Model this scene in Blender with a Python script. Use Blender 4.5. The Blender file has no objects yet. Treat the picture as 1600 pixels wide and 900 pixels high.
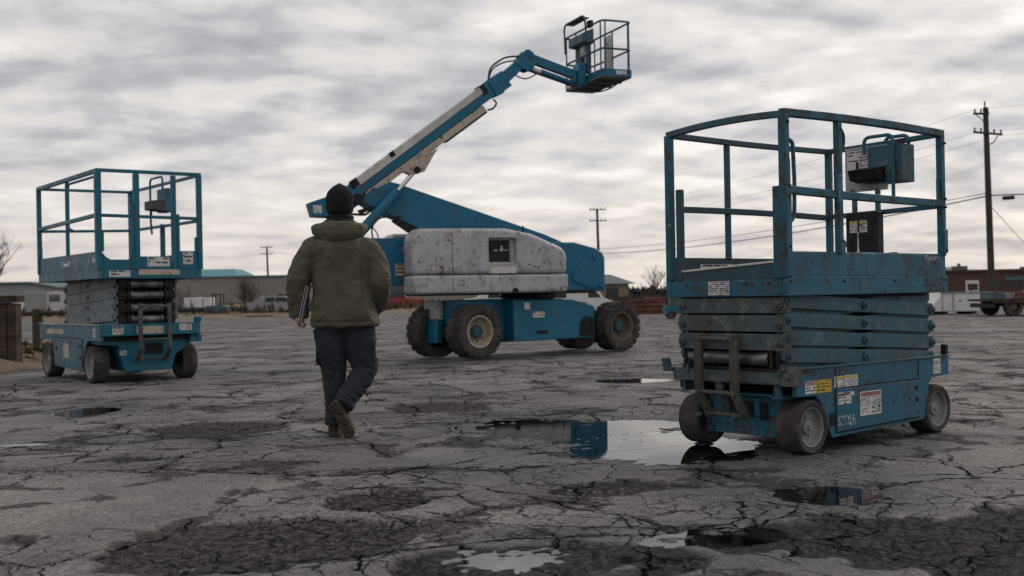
import bpy, bmesh, math, random
import numpy as np
from mathutils import Vector as V, Matrix, noise as MN
R = math.radians
random.seed(7)
SC = bpy.context.scene
COL = SC.collection

# ------------------------------------------------------------------ camera, sky, sun, exposure
CAM_H = 1.04
ROLL = R(1.06)
cam_d = bpy.data.cameras.new("camera")
cam = bpy.data.objects.new("camera", cam_d); COL.objects.link(cam)
c_, s_ = math.cos(ROLL), math.sin(ROLL)
cam.matrix_world = Matrix(((c_, s_, 0, 0), (0, 0, -1, 0), (-s_, c_, 0, CAM_H), (0, 0, 0, 1)))
cam_d.sensor_width = 36.0
cam_d.lens = 1750.93 * 36 / 1600
cam_d.shift_y = 11.83 / 1600
cam_d.clip_start = 0.1; cam_d.clip_end = 5000
cam_d.dof.use_dof = True
cam_d.dof.focus_distance = 7.6
cam_d.dof.aperture_fstop = 3.2
SC.camera = cam

SUN_AZ, SUN_EL = R(48), R(32)       # azimuth measured from +Y towards +X
world = bpy.data.worlds.new("World"); SC.world = world
world.use_nodes = True
SC.view_settings.view_transform = 'Standard'
SC.view_settings.look = 'None'
SC.view_settings.exposure = 0.0
SC.view_settings.gamma = 1.0
SC.view_settings.use_curve_mapping = False

sun_d = bpy.data.lights.new("sun", 'SUN'); sun = bpy.data.objects.new("sun", sun_d); COL.objects.link(sun)
sun_d.energy = 1.0; sun_d.angle = R(14); sun_d.color = (1.0, 0.955, 0.90)
sdir = V((math.sin(SUN_AZ) * math.cos(SUN_EL), math.cos(SUN_AZ) * math.cos(SUN_EL), math.sin(SUN_EL)))
sun.rotation_euler = sdir.to_track_quat('Z', 'Y').to_euler()

# ------------------------------------------------------------------ node helpers
class NT:
    def __init__(s, tree): s.t = tree; s.n = tree.nodes; s.l = tree.links
    def node(s, typ, **kw):
        nd = s.n.new(typ)
        for k, v in kw.items():
            if k.startswith('i_'):
                key = k[2:]
                nd.inputs[int(key) if key.isdigit() else key].default_value = v
            else: setattr(nd, k, v)
        return nd
    def put(s, sock, v):
        if v is None: return
        if hasattr(v, 'is_output'): s.l.new(v, sock)
        elif hasattr(v, 'outputs'): s.l.new(v.outputs[0], sock)
        else: sock.default_value = v
    def math(s, op, a, b=None, c=None, clamp=False):
        nd = s.n.new('ShaderNodeMath'); nd.operation = op; nd.use_clamp = clamp
        s.put(nd.inputs[0], a)
        if b is not None: s.put(nd.inputs[1], b)
        if c is not None: s.put(nd.inputs[2], c)
        return nd.outputs[0]
    def vmath(s, op, a, b=None):
        nd = s.n.new('ShaderNodeVectorMath'); nd.operation = op
        s.put(nd.inputs[0], a)
        if b is not None:
            if op == 'SCALE': s.put(nd.inputs['Scale'], b)
            else: s.put(nd.inputs[1], b)
        return nd.outputs[0]
    def ramp(s, v, lo, hi, a=0.0, b=1.0, smooth=True):
        nd = s.n.new('ShaderNodeMapRange'); nd.clamp = True
        if smooth: nd.interpolation_type = 'SMOOTHSTEP'
        s.put(nd.inputs[0], v); s.put(nd.inputs[1], lo); s.put(nd.inputs[2], hi); s.put(nd.inputs[3], a); s.put(nd.inputs[4], b)
        return nd.outputs[0]
    def mix(s, fac, a, b, mode='MIX'):
        nd = s.n.new('ShaderNodeMix'); nd.data_type = 'RGBA'; nd.blend_type = mode
        s.put(nd.inputs[0], fac)
        for i, v in ((6, a), (7, b)):
            if isinstance(v, (tuple, list)) and len(v) == 3: v = (*v, 1)
            s.put(nd.inputs[i], v)
        return nd.outputs[2]
    def noise(s, vec, scale, detail=4, rough=0.55, dist=0.0, color=False):
        nd = s.n.new('ShaderNodeTexNoise'); s.put(nd.inputs['Vector'], vec)
        nd.inputs['Scale'].default_value = scale; nd.inputs['Detail'].default_value = detail
        nd.inputs['Roughness'].default_value = rough; nd.inputs['Distortion'].default_value = dist
        return nd.outputs[1 if color else 0]
    def voro(s, vec, scale, feature='F1', out=0, rnd=1.0, dims='3D'):
        nd = s.n.new('ShaderNodeTexVoronoi'); nd.voronoi_dimensions = dims; nd.feature = feature
        s.put(nd.inputs['Vector'], vec); nd.inputs['Scale'].default_value = scale
        nd.inputs['Randomness'].default_value = rnd
        return nd.outputs[out]
    def mapping(s, vec, loc=(0, 0, 0), scale=(1, 1, 1), rot=(0, 0, 0)):
        nd = s.n.new('ShaderNodeMapping'); s.put(nd.inputs[0], vec)
        nd.inputs[1].default_value = loc; nd.inputs[2].default_value = rot; nd.inputs[3].default_value = scale
        return nd.outputs[0]

def new_mat(name):
    m = bpy.data.materials.new(name); m.use_nodes = True
    t = NT(m.node_tree); t.n.clear()
    out = t.node('ShaderNodeOutputMaterial'); b = t.node('ShaderNodeBsdfPrincipled')
    t.l.new(b.outputs[0], out.inputs[0])
    return m, t, b

def bump(t, b, height, strength=0.3, dist=0.01):
    nd = t.node('ShaderNodeBump'); nd.inputs['Strength'].default_value = strength; nd.inputs['Distance'].default_value = dist
    t.put(nd.inputs['Height'], height); t.l.new(nd.outputs[0], b.inputs['Normal'])

# ------------------------------------------------------------------ world: Nishita sky behind a broken stratocumulus deck
SKY_LO, SKY_HI = 0.20, 0.66
def build_world():
    t = NT(world.node_tree); t.n.clear()
    out = t.node('ShaderNodeOutputWorld')
    sky = t.node('ShaderNodeTexSky', sky_type='NISHITA', sun_disc=False, sun_elevation=SUN_EL, sun_rotation=SUN_AZ, air_density=1.2, dust_density=2.0)
    bg_sky = t.node('ShaderNodeBackground'); t.l.new(sky.outputs[0], bg_sky.inputs[0]); bg_sky.inputs[1].default_value = 0.07
    tc = t.node('ShaderNodeTexCoord')
    d = t.vmath('NORMALIZE', tc.outputs['Generated'])
    sep = t.node('ShaderNodeSeparateXYZ'); t.put(sep.inputs[0], d)
    z = t.math('MAXIMUM', sep.outputs[2], 0.0)
    den = t.math('ADD', z, 0.17)
    px = t.math('DIVIDE', sep.outputs[0], den); py = t.math('DIVIDE', sep.outputs[1], den)
    cb = t.node('ShaderNodeCombineXYZ'); t.put(cb.inputs[0], px); t.put(cb.inputs[1], py)
    P = t.mapping(cb.outputs[0], loc=(3.1, 1.7, 0), rot=(0, 0, R(-14)), scale=(1.0, 1.05, 1.0))
    def deck(Q):
        big = t.noise(Q, 0.8, 3, 0.5, 0.3); mid = t.noise(Q, 2.9, 6, 0.52, 0.15)
        return t.math('ADD', t.math('MULTIPLY', big, 0.45), t.math('MULTIPLY', mid, 0.55))
    v = deck(P)
    v2 = deck(t.vmath('ADD', P, (0.05, 0.09, 0.0)))       # the same deck a step towards the sun: lit edges, dark undersides
    rel = t.math('MULTIPLY', t.math('SUBTRACT', v, v2), 0.9)
    fine = t.noise(P, 8.0, 6, 0.6, 0.1)
    lit = t.ramp(t.math('ADD', t.math('ADD', v, rel), t.math('MULTIPLY', t.math('SUBTRACT', fine, 0.5), 0.12)), SKY_LO, SKY_HI, smooth=False)
    ramp = t.node('ShaderNodeValToRGB'); t.put(ramp.inputs[0], lit)
    e = ramp.color_ramp.elements
    e[0].position = 0.0; e[0].color = (0.33, 0.333, 0.365, 1)
    e[1].position = 1.0; e[1].color = (0.90, 0.865, 0.84, 1)
    for pos, colr in ((0.36, (0.46, 0.45, 0.475, 1)), (0.58, (0.60, 0.585, 0.585, 1)), (0.78, (0.72, 0.685, 0.66, 1))):
        q = e.new(pos); q.color = colr
    # warmer and brighter near the horizon, brightest round the hidden sun
    hz = t.ramp(z, 0.0, 0.14, 1.0, 0.0)
    warm = t.mix(t.math('MULTIPLY', hz, 0.38), ramp.outputs[0], (0.72, 0.60, 0.50))
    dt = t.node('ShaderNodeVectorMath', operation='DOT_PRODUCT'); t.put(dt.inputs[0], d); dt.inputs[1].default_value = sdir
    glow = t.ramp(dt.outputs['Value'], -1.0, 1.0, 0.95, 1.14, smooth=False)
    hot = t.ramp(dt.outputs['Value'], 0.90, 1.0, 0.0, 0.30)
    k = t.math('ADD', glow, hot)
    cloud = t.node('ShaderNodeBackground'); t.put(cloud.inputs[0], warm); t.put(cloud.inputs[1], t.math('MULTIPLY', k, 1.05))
    mx = t.node('ShaderNodeMixShader')
    t.put(mx.inputs[0], t.ramp(lit, 0.55, 1.0, 1.0, 0.86))
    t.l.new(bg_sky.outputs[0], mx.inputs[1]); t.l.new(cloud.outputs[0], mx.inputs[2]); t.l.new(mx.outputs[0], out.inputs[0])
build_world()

# ------------------------------------------------------------------ mesh builder
class MB:
    def __init__(s): s.v = []; s.f = []; s.m = []; s.mi = 0
    def add(s, vs, fs, mat=None):
        o = len(s.v); s.v += [tuple(p) for p in vs]
        s.f += [tuple(i + o for i in f) for f in fs]; s.m += [s.mi if mat is None else mat] * len(fs)
        return s
    def hexa(s, p, mat=None):
        return s.add(p, [(0, 3, 2, 1), (4, 5, 6, 7), (0, 1, 5, 4), (1, 2, 6, 5), (2, 3, 7, 6), (3, 0, 4, 7)], mat)
    def box(s, a, b, mat=None):     # opposite corners
        x0, y0, z0 = (min(a[i], b[i]) for i in range(3)); x1, y1, z1 = (max(a[i], b[i]) for i in range(3))
        return s.hexa([(x0, y0, z0), (x1, y0, z0), (x1, y1, z0), (x0, y1, z0), (x0, y0, z1), (x1, y0, z1), (x1, y1, z1), (x0, y1, z1)], mat)
    def bar(s, p0, p1, w, h, up=(0, 0, 1), mat=None):
        p0 = V(p0); p1 = V(p1); d = (p1 - p0).normalized(); up = V(up)
        if abs(d.dot(up)) > 0.98: up = V((1, 0, 0))
        x = d.cross(up).normalized(); y = x.cross(d).normalized()
        q = []
        for p in (p0, p1):
            for a, b in ((-1, -1), (1, -1), (1, 1), (-1, 1)): q.append(p + x * (a * w / 2) + y * (b * h / 2))
        return s.hexa(q, mat)
    def sweep(s, pts, prof, closed=False, mat=None, up=(0, 0, 1)):   # prof: 2D outline swept along pts
        pts = [V(p) for p in pts]; n = len(pts); k = len(prof); rings = []
        prev = None
        for i in range(n):
            if closed: d = (pts[(i + 1) % n] - pts[i - 1]).normalized()
            else: d = (pts[min(i + 1, n - 1)] - pts[max(i - 1, 0)]).normalized()
            if prev is None:
                u = V(up)
                if abs(d.dot(u)) > 0.95: u = V((1, 0, 0)) if abs(d.x) < 0.9 else V((0, 1, 0))
                x = d.cross(u).normalized()
            else:
                x = (prev - d * prev.dot(d)).normalized()
            y = x.cross(d); prev = x
            rings.append([pts[i] + x * a + y * b for a, b in prof])
        return s.loft(rings, closed, mat)
    def tube(s, pts, r, n=8, closed=False, mat=None):
        if not hasattr(r, '__len__'):
            return s.sweep(pts, [(r * math.cos(2 * math.pi * i / n), r * math.sin(2 * math.pi * i / n)) for i in range(n)], closed, mat)
        pts = [V(p) for p in pts]; rings = []; prev = None; m = len(pts)
        for i in range(m):
            d = (pts[min(i + 1, m - 1)] - pts[max(i - 1, 0)]).normalized()
            if prev is None:
                u = V((0, 0, 1))
                if abs(d.dot(u)) > 0.95: u = V((1, 0, 0))
                x = d.cross(u).normalized()
            else: x = (prev - d * prev.dot(d)).normalized()
            y = x.cross(d); prev = x
            rings.append([pts[i] + (x * math.cos(2 * math.pi * j / n) + y * math.sin(2 * math.pi * j / n)) * r[i] for j in range(n)])
        return s.loft(rings, False, mat)
    def loft(s, rings, closed=False, mat=None, cap=True):
        k = len(rings[0]); vs = [p for r in rings for p in r]; fs = []; n = len(rings)
        for i in range(n if closed else n - 1):
            a = i * k; b = ((i + 1) % n) * k
            for j in range(k): fs.append((a + j, a + (j + 1) % k, b + (j + 1) % k, b + j))
        if not closed and cap: fs.append(tuple(range(k))[::-1]); fs.append(tuple((n - 1) * k + j for j in range(k)))
        return s.add(vs, fs, mat)
    def cyl(s, p0, p1, r0, r1=None, n=16, mat=None):
        return s.tube([p0, p1], [r0, r0 if r1 is None else r1], n, mat=mat)
    def prism(s, poly, org, ax, ay, depth, mat=None):   # outline in the ax/ay plane, extruded by vector depth
        org = V(org); ax = V(ax); ay = V(ay); dp = V(depth); k = len(poly)
        a = [org + ax * p[0] + ay * p[1] for p in poly]; b = [p + dp for p in a]
        fs = [tuple(range(k))[::-1], tuple(range(k, 2 * k))] + [(i, (i + 1) % k, k + (i + 1) % k, k + i) for i in range(k)]
        return s.add(a + b, fs, mat)
    def lathe(s, prof, p0, axis, n=32, mat=None):      # prof: (radius, along axis); open ends closed when radius 0
        p0 = V(p0); ax = V(axis).normalized(); u = V((0, 0, 1)) if abs(ax.z) < 0.9 else V((1, 0, 0))
        x = ax.cross(u).normalized(); y = ax.cross(x)
        vs = []; fs = []; k = len(prof)
        for i in range(n):
            a = 2 * math.pi * i / n; dr = x * math.cos(a) + y * math.sin(a)
            for r, h in prof: vs.append(p0 + ax * h + dr * r)
        for i in range(n):
            j = (i + 1) % n
            for q in range(k - 1): fs.append((i * k + q, j * k + q, j * k + q + 1, i * k + q + 1))
        return s.add(vs, fs, mat)
    def build(s, name, mats, parent=None, bevel=0.0, seg=2, sy=1, smooth=True, angle=38, loc=None, fixn=True):
        me = bpy.data.meshes.new(name)
        vs = s.v if sy == 1 else [(p[0], sy * p[1], p[2]) for p in s.v]
        me.from_pydata(vs, [], s.f); 
        mats = mats if isinstance(mats, (list, tuple)) else [mats]
        for m in mats: me.materials.append(m)
        me.polygons.foreach_set('material_index', s.m)
        if fixn:
            bm = bmesh.new(); bm.from_mesh(me)
            bmesh.ops.remove_doubles(bm, verts=bm.verts, dist=1e-5)
            bmesh.ops.recalc_face_normals(bm, faces=bm.faces); bm.to_mesh(me); bm.free()
        if smooth:
            me.polygons.foreach_set('use_smooth', [True] * len(me.polygons))
            me.set_sharp_from_angle(angle=R(angle))
        me.update()
        o = bpy.data.objects.new(name, me); COL.objects.link(o)
        if parent is not None: o.parent = parent
        if loc is not None: o.location = loc
        if bevel > 0:
            md = o.modifiers.new('bevel', 'BEVEL'); md.width = bevel; md.segments = seg; md.limit_method = 'ANGLE'; md.angle_limit = R(40); md.harden_normals = True
        return o

def fillet(pts, r, n=5, closed=False):
    pts = [V(p) for p in pts]; out = []; m = len(pts)
    for i in range(m):
        if not closed and i in (0, m - 1): out.append(pts[i]); continue
        a, b, c = pts[i - 1], pts[i], pts[(i + 1) % m]
        la = (a - b); lc = (c - b); rr = min(r, la.length * .49, lc.length * .49)
        p0 = b + la.normalized() * rr; p1 = b + lc.normalized() * rr
        for k in range(n + 1):
            q = k / n; out.append(p0 * (1 - q) ** 2 + b * 2 * q * (1 - q) + p1 * q * q)
    return out

def tag(o, label=None, cat=None, group=None, kind=None):
    if label: o['label'] = label
    if cat: o['category'] = cat
    if group: o['group'] = group
    if kind: o['kind'] = kind
    return o
def empty(name, loc=(0, 0, 0), rz=0.0):
    o = bpy.data.objects.new(name, None); COL.objects.link(o); o.location = loc; o.rotation_euler = (0, 0, rz); o.empty_display_size = 0.2
    return o
def copy_tree(o, parent=None):
    c = o.copy(); COL.objects.link(c)
    if parent is not None: c.parent = parent
    for ch in [x for x in bpy.data.objects if x.parent == o]: copy_tree(ch, c)
    return c
def realize(o):                       # bake the modifiers of o into its mesh
    dg = bpy.context.evaluated_depsgraph_get(); dg.update()
    me = bpy.data.meshes.new_from_object(o.evaluated_get(dg)); old = o.data
    o.modifiers.clear(); o.data = me; me.name = old.name; bpy.data.meshes.remove(old)
    return o
def remesh(o, size, smooth_it=6):
    m = o.modifiers.new('r', 'REMESH'); m.mode = 'VOXEL'; m.voxel_size = size; m.use_smooth_shade = True
    if smooth_it:
        q = o.modifiers.new('s', 'SMOOTH'); q.iterations = smooth_it; q.factor = 0.5
    return realize(o)
def fbm3(p, o=3):
    return MN.fractal(p, 1.0, 2.0, o)
# ------------------------------------------------------------------ materials
def paint(name, col, col2=None, chip=0.6, grime=0.5, rough=0.5, seed=0, rust=(0.075, 0.035, 0.02), grimecol=(0.075, 0.068, 0.06), fade=0.35, chipscale=16, streak=0.35, under=None):
    m, t, b = new_mat(name)
    tc = t.node('ShaderNodeTexCoord'); P = t.mapping(tc.outputs['Object'], loc=(seed * 3.7, seed * 1.3, seed * 2.1))
    n1 = t.noise(P, 1.7, 6, 0.6); n2 = t.noise(P, 7, 8, 0.68, 0.4); n3 = t.noise(P, chipscale, 8, 0.66, 0.6); n4 = t.noise(P, 4.5, 5, 0.6)
    col2 = col2 or tuple(min(1, c * 0.75 + 0.035) for c in col)
    base = t.mix(t.math('MULTIPLY', t.ramp(n1, 0.35, 0.7), 1.0), col, tuple(c * 0.82 for c in col))
    base = t.mix(t.math('MULTIPLY', t.ramp(n2, 0.48, 0.66), fade), base, col2)
    # grime: blotchy plus vertical runs
    S = t.mapping(tc.outputs['Object'], loc=(seed, seed * .7, 0), scale=(26, 26, 1.6))
    runs = t.noise(S, 1.0, 4, 0.6)
    g = t.math('MULTIPLY', t.ramp(n4, 0.46, 0.72), grime)
    g2 = t.math('MULTIPLY', t.ramp(runs, 0.52, 0.75), streak)
    gg = t.math('MAXIMUM', g, g2)
    base = t.mix(gg, base, grimecol)
    # chips
    th = 0.72 - 0.13 * chip
    c1 = t.ramp(t.math('ADD', n3, t.math('MULTIPLY', t.math('SUBTRACT', n4, 0.5), 0.35)), th, th + 0.018)
    halo = t.ramp(t.math('ADD', n3, t.math('MULTIPLY', t.math('SUBTRACT', n4, 0.5), 0.35)), th - 0.05, th + 0.02, 0, 0.45)
    base = t.mix(halo, base, tuple(c * .6 + r_ * .6 for c, r_ in zip(col, rust)))
    rc = t.mix(t.noise(P, 40, 3), rust, tuple(min(1, c * 2.2) for c in rust))
    base = t.mix(c1, base, rc)
    # fine pale scuffs
    Q = t.mapping(tc.outputs['Object'], loc=(seed, 0, 0), rot=(0.3, 0.5, 0.2), scale=(60, 9, 25))
    sc = t.math('MULTIPLY', t.ramp(t.noise(Q, 1.0, 3, 0.5), 0.69, 0.76), 0.35 + 0.3 * min(1, chip * .7))
    base = t.mix(sc, base, under or (0.32, 0.33, 0.33))
    t.put(b.inputs['Base Color'], base)
    rr = t.math('ADD', t.math('MULTIPLY', gg, 0.3), t.ramp(n2, 0.3, 0.7, rough - 0.1, rough + 0.15))
    b.inputs['Specular IOR Level'].default_value = 0.32
    t.put(b.inputs['Roughness'], t.math('MINIMUM', t.math('ADD', rr, t.math('MULTIPLY', c1, 0.3)), 0.95))
    h = t.math('SUBTRACT', t.math('MULTIPLY', n2, 0.15), c1)
    bump(t, b, h, 0.35, 0.003)
    return m

def simple(name, col, rough=0.7, var=0.25, scale=6, metallic=0.0, bumps=0.0, bscale=60, spec=None, stretch=(1, 1, 1)):
    m, t, b = new_mat(name)
    tc = t.node('ShaderNodeTexCoord'); P = t.mapping(tc.outputs['Object'], scale=stretch)
    n1 = t.noise(P, scale, 6, 0.62, 0.2)
    base = t.mix(t.ramp(n1, 0.3, 0.72), tuple(c * (1 - var) for c in col), tuple(min(1, c * (1 + var)) for c in col))
    t.put(b.inputs['Base Color'], base); b.inputs['Roughness'].default_value = rough; b.inputs['Metallic'].default_value = metallic
    b.inputs['Specular IOR Level'].default_value = spec if spec is not None else (0.18 if max(col) < 0.1 and rough > .4 else 0.4)
    if bumps > 0: bump(t, b, t.noise(P, bscale, 4, 0.6), bumps, 0.004)
    return m

BLUE = (0.014, 0.165, 0.30)
M_ = {}
M_['blueR'] = paint('worn blue paint', (0.009, 0.118, 0.195), chip=1.1, grime=0.85, streak=0.6, grimecol=(0.062, 0.068, 0.068), rough=0.46, seed=1, fade=0.45, chipscale=34, rust=(0.038, 0.026, 0.021))
M_['railR'] = paint('scuffed rail paint', (0.008, 0.10, 0.165), (0.05, 0.11, 0.14), chip=1.15, grime=0.95, rough=0.5, seed=22, fade=0.6, chipscale=28, rust=(0.035, 0.026, 0.021), grimecol=(0.055, 0.055, 0.052))
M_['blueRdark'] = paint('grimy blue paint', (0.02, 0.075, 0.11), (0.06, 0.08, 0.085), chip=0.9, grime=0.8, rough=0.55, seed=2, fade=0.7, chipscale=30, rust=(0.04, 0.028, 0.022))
M_['blueL'] = paint('sun faded blue paint', (0.004, 0.125, 0.20), chip=0.55, chipscale=26, rust=(0.05, 0.033, 0.025), grime=0.35, rough=0.42, seed=3, fade=0.35)
M_['blueLside'] = paint('chalky sky-sheen blue paint', (0.045, 0.14, 0.205), (0.12, 0.18, 0.22), chip=0.5, chipscale=26, rust=(0.05, 0.035, 0.028), grime=0.4, rough=0.45, seed=4, fade=0.7)  # lighter, greyer copy of the lift's blue; sky sheen put into its colour
M_['blueB'] = paint('boom blue paint', (0.002, 0.130, 0.235), chip=0.5, grime=0.42, rough=0.42, seed=5, fade=0.2, streak=0.18)
M_['grey'] = paint('chalky grey paint', (0.36, 0.37, 0.385), (0.26, 0.27, 0.28), chip=0.55, grime=0.35, rough=0.6, seed=6, grimecol=(0.2, 0.18, 0.155), chipscale=9, fade=0.6)
M_['cowl'] = paint('chipped grey fibreglass', (0.43, 0.438, 0.45), (0.29, 0.30, 0.32), chip=0.85, grime=0.65, rough=0.5, seed=7, streak=0.6, grimecol=(0.25, 0.225, 0.195), chipscale=21, fade=0.85, rust=(0.06, 0.04, 0.03))
M_['white'] = paint('dirty white paint', (0.56, 0.55, 0.53), (0.42, 0.41, 0.40), chip=0.6, grime=0.5, rough=0.5, seed=8, grimecol=(0.25, 0.2, 0.16), chipscale=12)
M_['beige'] = paint('rusty cream paint', (0.46, 0.40, 0.34), (0.36, 0.3, 0.25), chip=0.9, grime=0.6, rough=0.6, seed=9, grimecol=(0.2, 0.14, 0.1))
M_['arms'] = paint('slate scissor paint', (0.03, 0.10, 0.14), (0.13, 0.165, 0.185), chip=0.75, chipscale=30, rust=(0.035, 0.027, 0.022), grime=0.6, rough=0.5, seed=10, fade=0.6)
M_['armsend'] = paint('rubbed slate paint', (0.06, 0.085, 0.10), (0.19, 0.195, 0.19), chip=0.8, chipscale=26, rust=(0.035, 0.026, 0.02), grime=0.7, rough=0.6, seed=11, fade=0.7)
M_['armsL'] = paint('pale grey scissor paint', (0.16, 0.195, 0.22), (0.15, 0.18, 0.2), chip=0.7, grime=0.45, rough=0.55, seed=12, fade=0.6, grimecol=(0.11, 0.1, 0.09))
M_['ladder'] = paint('scraped dark steel', (0.075, 0.078, 0.078), (0.16, 0.158, 0.15), chip=0.9, chipscale=30, rust=(0.045, 0.03, 0.023), grime=0.7, rough=0.65, seed=13, fade=0.6)
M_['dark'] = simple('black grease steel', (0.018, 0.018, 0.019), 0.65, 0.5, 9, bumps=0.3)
M_['steel'] = simple('oily bare steel', (0.16, 0.16, 0.16), 0.42, 0.5, 7, metallic=0.6, bumps=0.2)
M_['chrome'] = simple('chromed rod', (0.62, 0.62, 0.62), 0.22, 0.1, 10, metallic=1.0)
M_['tyre'] = simple('dusty solid rubber', (0.056, 0.051, 0.047), 0.9, 0.45, 7, bumps=0.5, bscale=45)
M_['tyreB'] = simple('muddy tractor rubber', (0.054, 0.051, 0.048), 0.88, 0.5, 6, bumps=0.5, bscale=40)
M_['rim'] = paint('dusty grey rim paint', (0.23, 0.24, 0.245), (0.21, 0.21, 0.2), chip=0.6, grime=0.55, rough=0.6, seed=14, grimecol=(0.17, 0.145, 0.12))
M_['rimB'] = paint('cream rim paint', (0.42, 0.37, 0.29), (0.3, 0.26, 0.2), chip=0.8, grime=0.55, rough=0.6, seed=15, grimecol=(0.16, 0.12, 0.085))
M_['rimB2'] = paint('mud brown rim paint', (0.13, 0.1, 0.075), (0.22, 0.18, 0.13), chip=0.8, grime=0.5, rough=0.7, seed=16)
M_['label'] = paint('peeling white label', (0.62, 0.61, 0.6), (0.45, 0.45, 0.46), chip=0.9, grime=0.4, rough=0.5, seed=17, rust=(0.05, 0.09, 0.12), grimecol=(0.25, 0.23, 0.21), chipscale=24)
M_['lettering'] = paint('flaking white lettering', (0.56, 0.56, 0.56), (0.4, 0.42, 0.44), chip=1.7, grime=0.6, rough=0.5, seed=23, rust=(0.02, 0.09, 0.14), grimecol=(0.16, 0.18, 0.19), chipscale=40)
M_['yellow'] = paint('faded yellow label', (0.55, 0.40, 0.04), (0.6, 0.52, 0.28), chip=0.7, grime=0.4, rough=0.5, seed=18, chipscale=26)
M_['ink'] = simple('black label ink', (0.03, 0.03, 0.032), 0.6, 0.3)
M_['redink'] = simple('faded red label ink', (0.26, 0.1, 0.1), 0.6, 0.3)
M_['black'] = simple('black plastic', (0.02, 0.02, 0.022), 0.5, 0.4, 8)
M_['hose'] = simple('rubber hose', (0.022, 0.022, 0.024), 0.5, 0.2)
M_['glass'] = simple('dark window glass', (0.02, 0.024, 0.03), 0.08, 0.2)
M_['wood'] = simple('weathered pole timber', (0.055, 0.05, 0.046), 0.85, 0.4, 3, bumps=0.4, stretch=(4, 4, .4))
M_['plank'] = simple('dark weathered planks', (0.06, 0.045, 0.035), 0.9, 0.5, 3, bumps=0.6, bscale=14, stretch=(1, 1, 3))
M_['wire'] = simple('cable', (0.03, 0.03, 0.032), 0.6, 0.1)
M_['wall'] = simple('taupe render', (0.235, 0.21, 0.2), 0.85, 0.1, 0.25)
M_['wall2'] = simple('pale grey siding', (0.27, 0.27, 0.28), 0.7, 0.12, 0.3)
M_['teal'] = simple('teal roof metal', (0.025, 0.20, 0.235), 0.5, 0.12, 1)
M_['slate'] = simple('grey green roof', (0.09, 0.13, 0.145), 0.7, 0.15, 1)
M_['tan'] = simple('tan siding', (0.2, 0.165, 0.14), 0.8, 0.12, 1)
M_['bark'] = simple('bare bark', (0.05, 0.04, 0.036), 0.9, 0.3)
M_['rustbeam'] = simple('rusted steel', (0.12, 0.05, 0.032), 0.85, 0.45, 2)
M_['vwhite'] = simple('white vehicle paint', (0.6, 0.6, 0.61), 0.35, 0.08, 1)
M_['vred'] = simple('red vehicle paint', (0.24, 0.035, 0.03), 0.35, 0.15, 1)
M_['vdark'] = simple('dark vehicle paint', (0.04, 0.045, 0.06), 0.35, 0.15, 1)
M_['vyellow'] = simple('ochre machine paint', (0.36, 0.24, 0.08), 0.5, 0.2, 1)
M_['vteal'] = simple('teal machine paint', (0.045, 0.105, 0.125), 0.5, 0.2, 1)
M_['crate'] = simple('grey tarp', (0.2, 0.2, 0.2), 0.8, 0.3, 2)

def brickmat():
    m, t, b = new_mat('dark red brick')
    tc = t.node('ShaderNodeTexCoord'); P = t.mapping(tc.outputs['Object'], rot=(R(90), 0, 0))
    br = t.node('ShaderNodeTexBrick'); t.put(br.inputs['Vector'], P); br.inputs['Scale'].default_value = 4.0
    br.inputs['Color1'].default_value = (0.085, 0.036, 0.034, 1); br.inputs['Color2'].default_value = (0.06, 0.028, 0.028, 1); br.inputs['Mortar'].default_value = (0.075, 0.06, 0.057, 1)
    n = t.noise(P, 0.6, 4); t.put(b.inputs['Base Color'], t.mix(t.ramp(n, .3, .7), br.outputs[0], (0.075, 0.04, 0.04), 'MIX'))
    b.inputs['Roughness'].default_value = 0.9
    return m
M_['brick'] = brickmat()

def fabric(name, col, weave=900, var=0.25, rough=0.85, sheen=0.15, fold=0.0):
    m, t, b = new_mat(name)
    tc = t.node('ShaderNodeTexCoord'); P = tc.outputs['Object']
    n = t.noise(P, 5, 6, 0.6); w = t.noise(P, weave / 4, 2); n2 = t.noise(P, 28, 6, 0.65)
    base = t.mix(t.ramp(n, 0.3, 0.72), tuple(c * (1 - var) for c in col), tuple(c * (1 + var) for c in col))
    base = t.mix(t.math('MULTIPLY', t.ramp(n2, .52, .7), .35), base, tuple(c * 1.6 + .005 for c in col))
    t.put(b.inputs['Base Color'], base); b.inputs['Roughness'].default_value = rough
    b.inputs['Sheen Weight'].default_value = sheen * .3; b.inputs['Sheen Roughness'].default_value = 0.4; b.inputs['Specular IOR Level'].default_value = 0.2
    S = t.mapping(P, scale=(8, 8, 26)); cr = t.noise(S, 1.0, 5, 0.6, 0.8)
    h = t.math('ADD', t.math('MULTIPLY', w, 0.12), t.math('MULTIPLY', cr, fold))
    bump(t, b, h, 0.5, 0.006)
    return m
M_['jacket'] = fabric('olive waxed cotton', (0.080, 0.074, 0.052), fold=0.7, sheen=0.1, rough=0.72)
M_['hoodie'] = fabric('black jersey', (0.013, 0.014, 0.016), fold=0.5)
M_['jeans'] = fabric('dark navy work cloth', (0.027, 0.031, 0.040), fold=1.2, sheen=0.1)
M_['boot'] = fabric('scuffed brown leather', (0.06, 0.045, 0.033), fold=0.5, sheen=0.0, rough=0.7)
M_['sole'] = simple('dusty boot sole', (0.07, 0.06, 0.048), 0.9, 0.5, 25, bumps=0.8, bscale=90)
M_['skin'] = simple('skin', (0.40, 0.22, 0.155), 0.5, 0.12, 30)
M_['hair'] = simple('dark hair', (0.02, 0.014, 0.01), 0.6, 0.3, 40)
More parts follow.
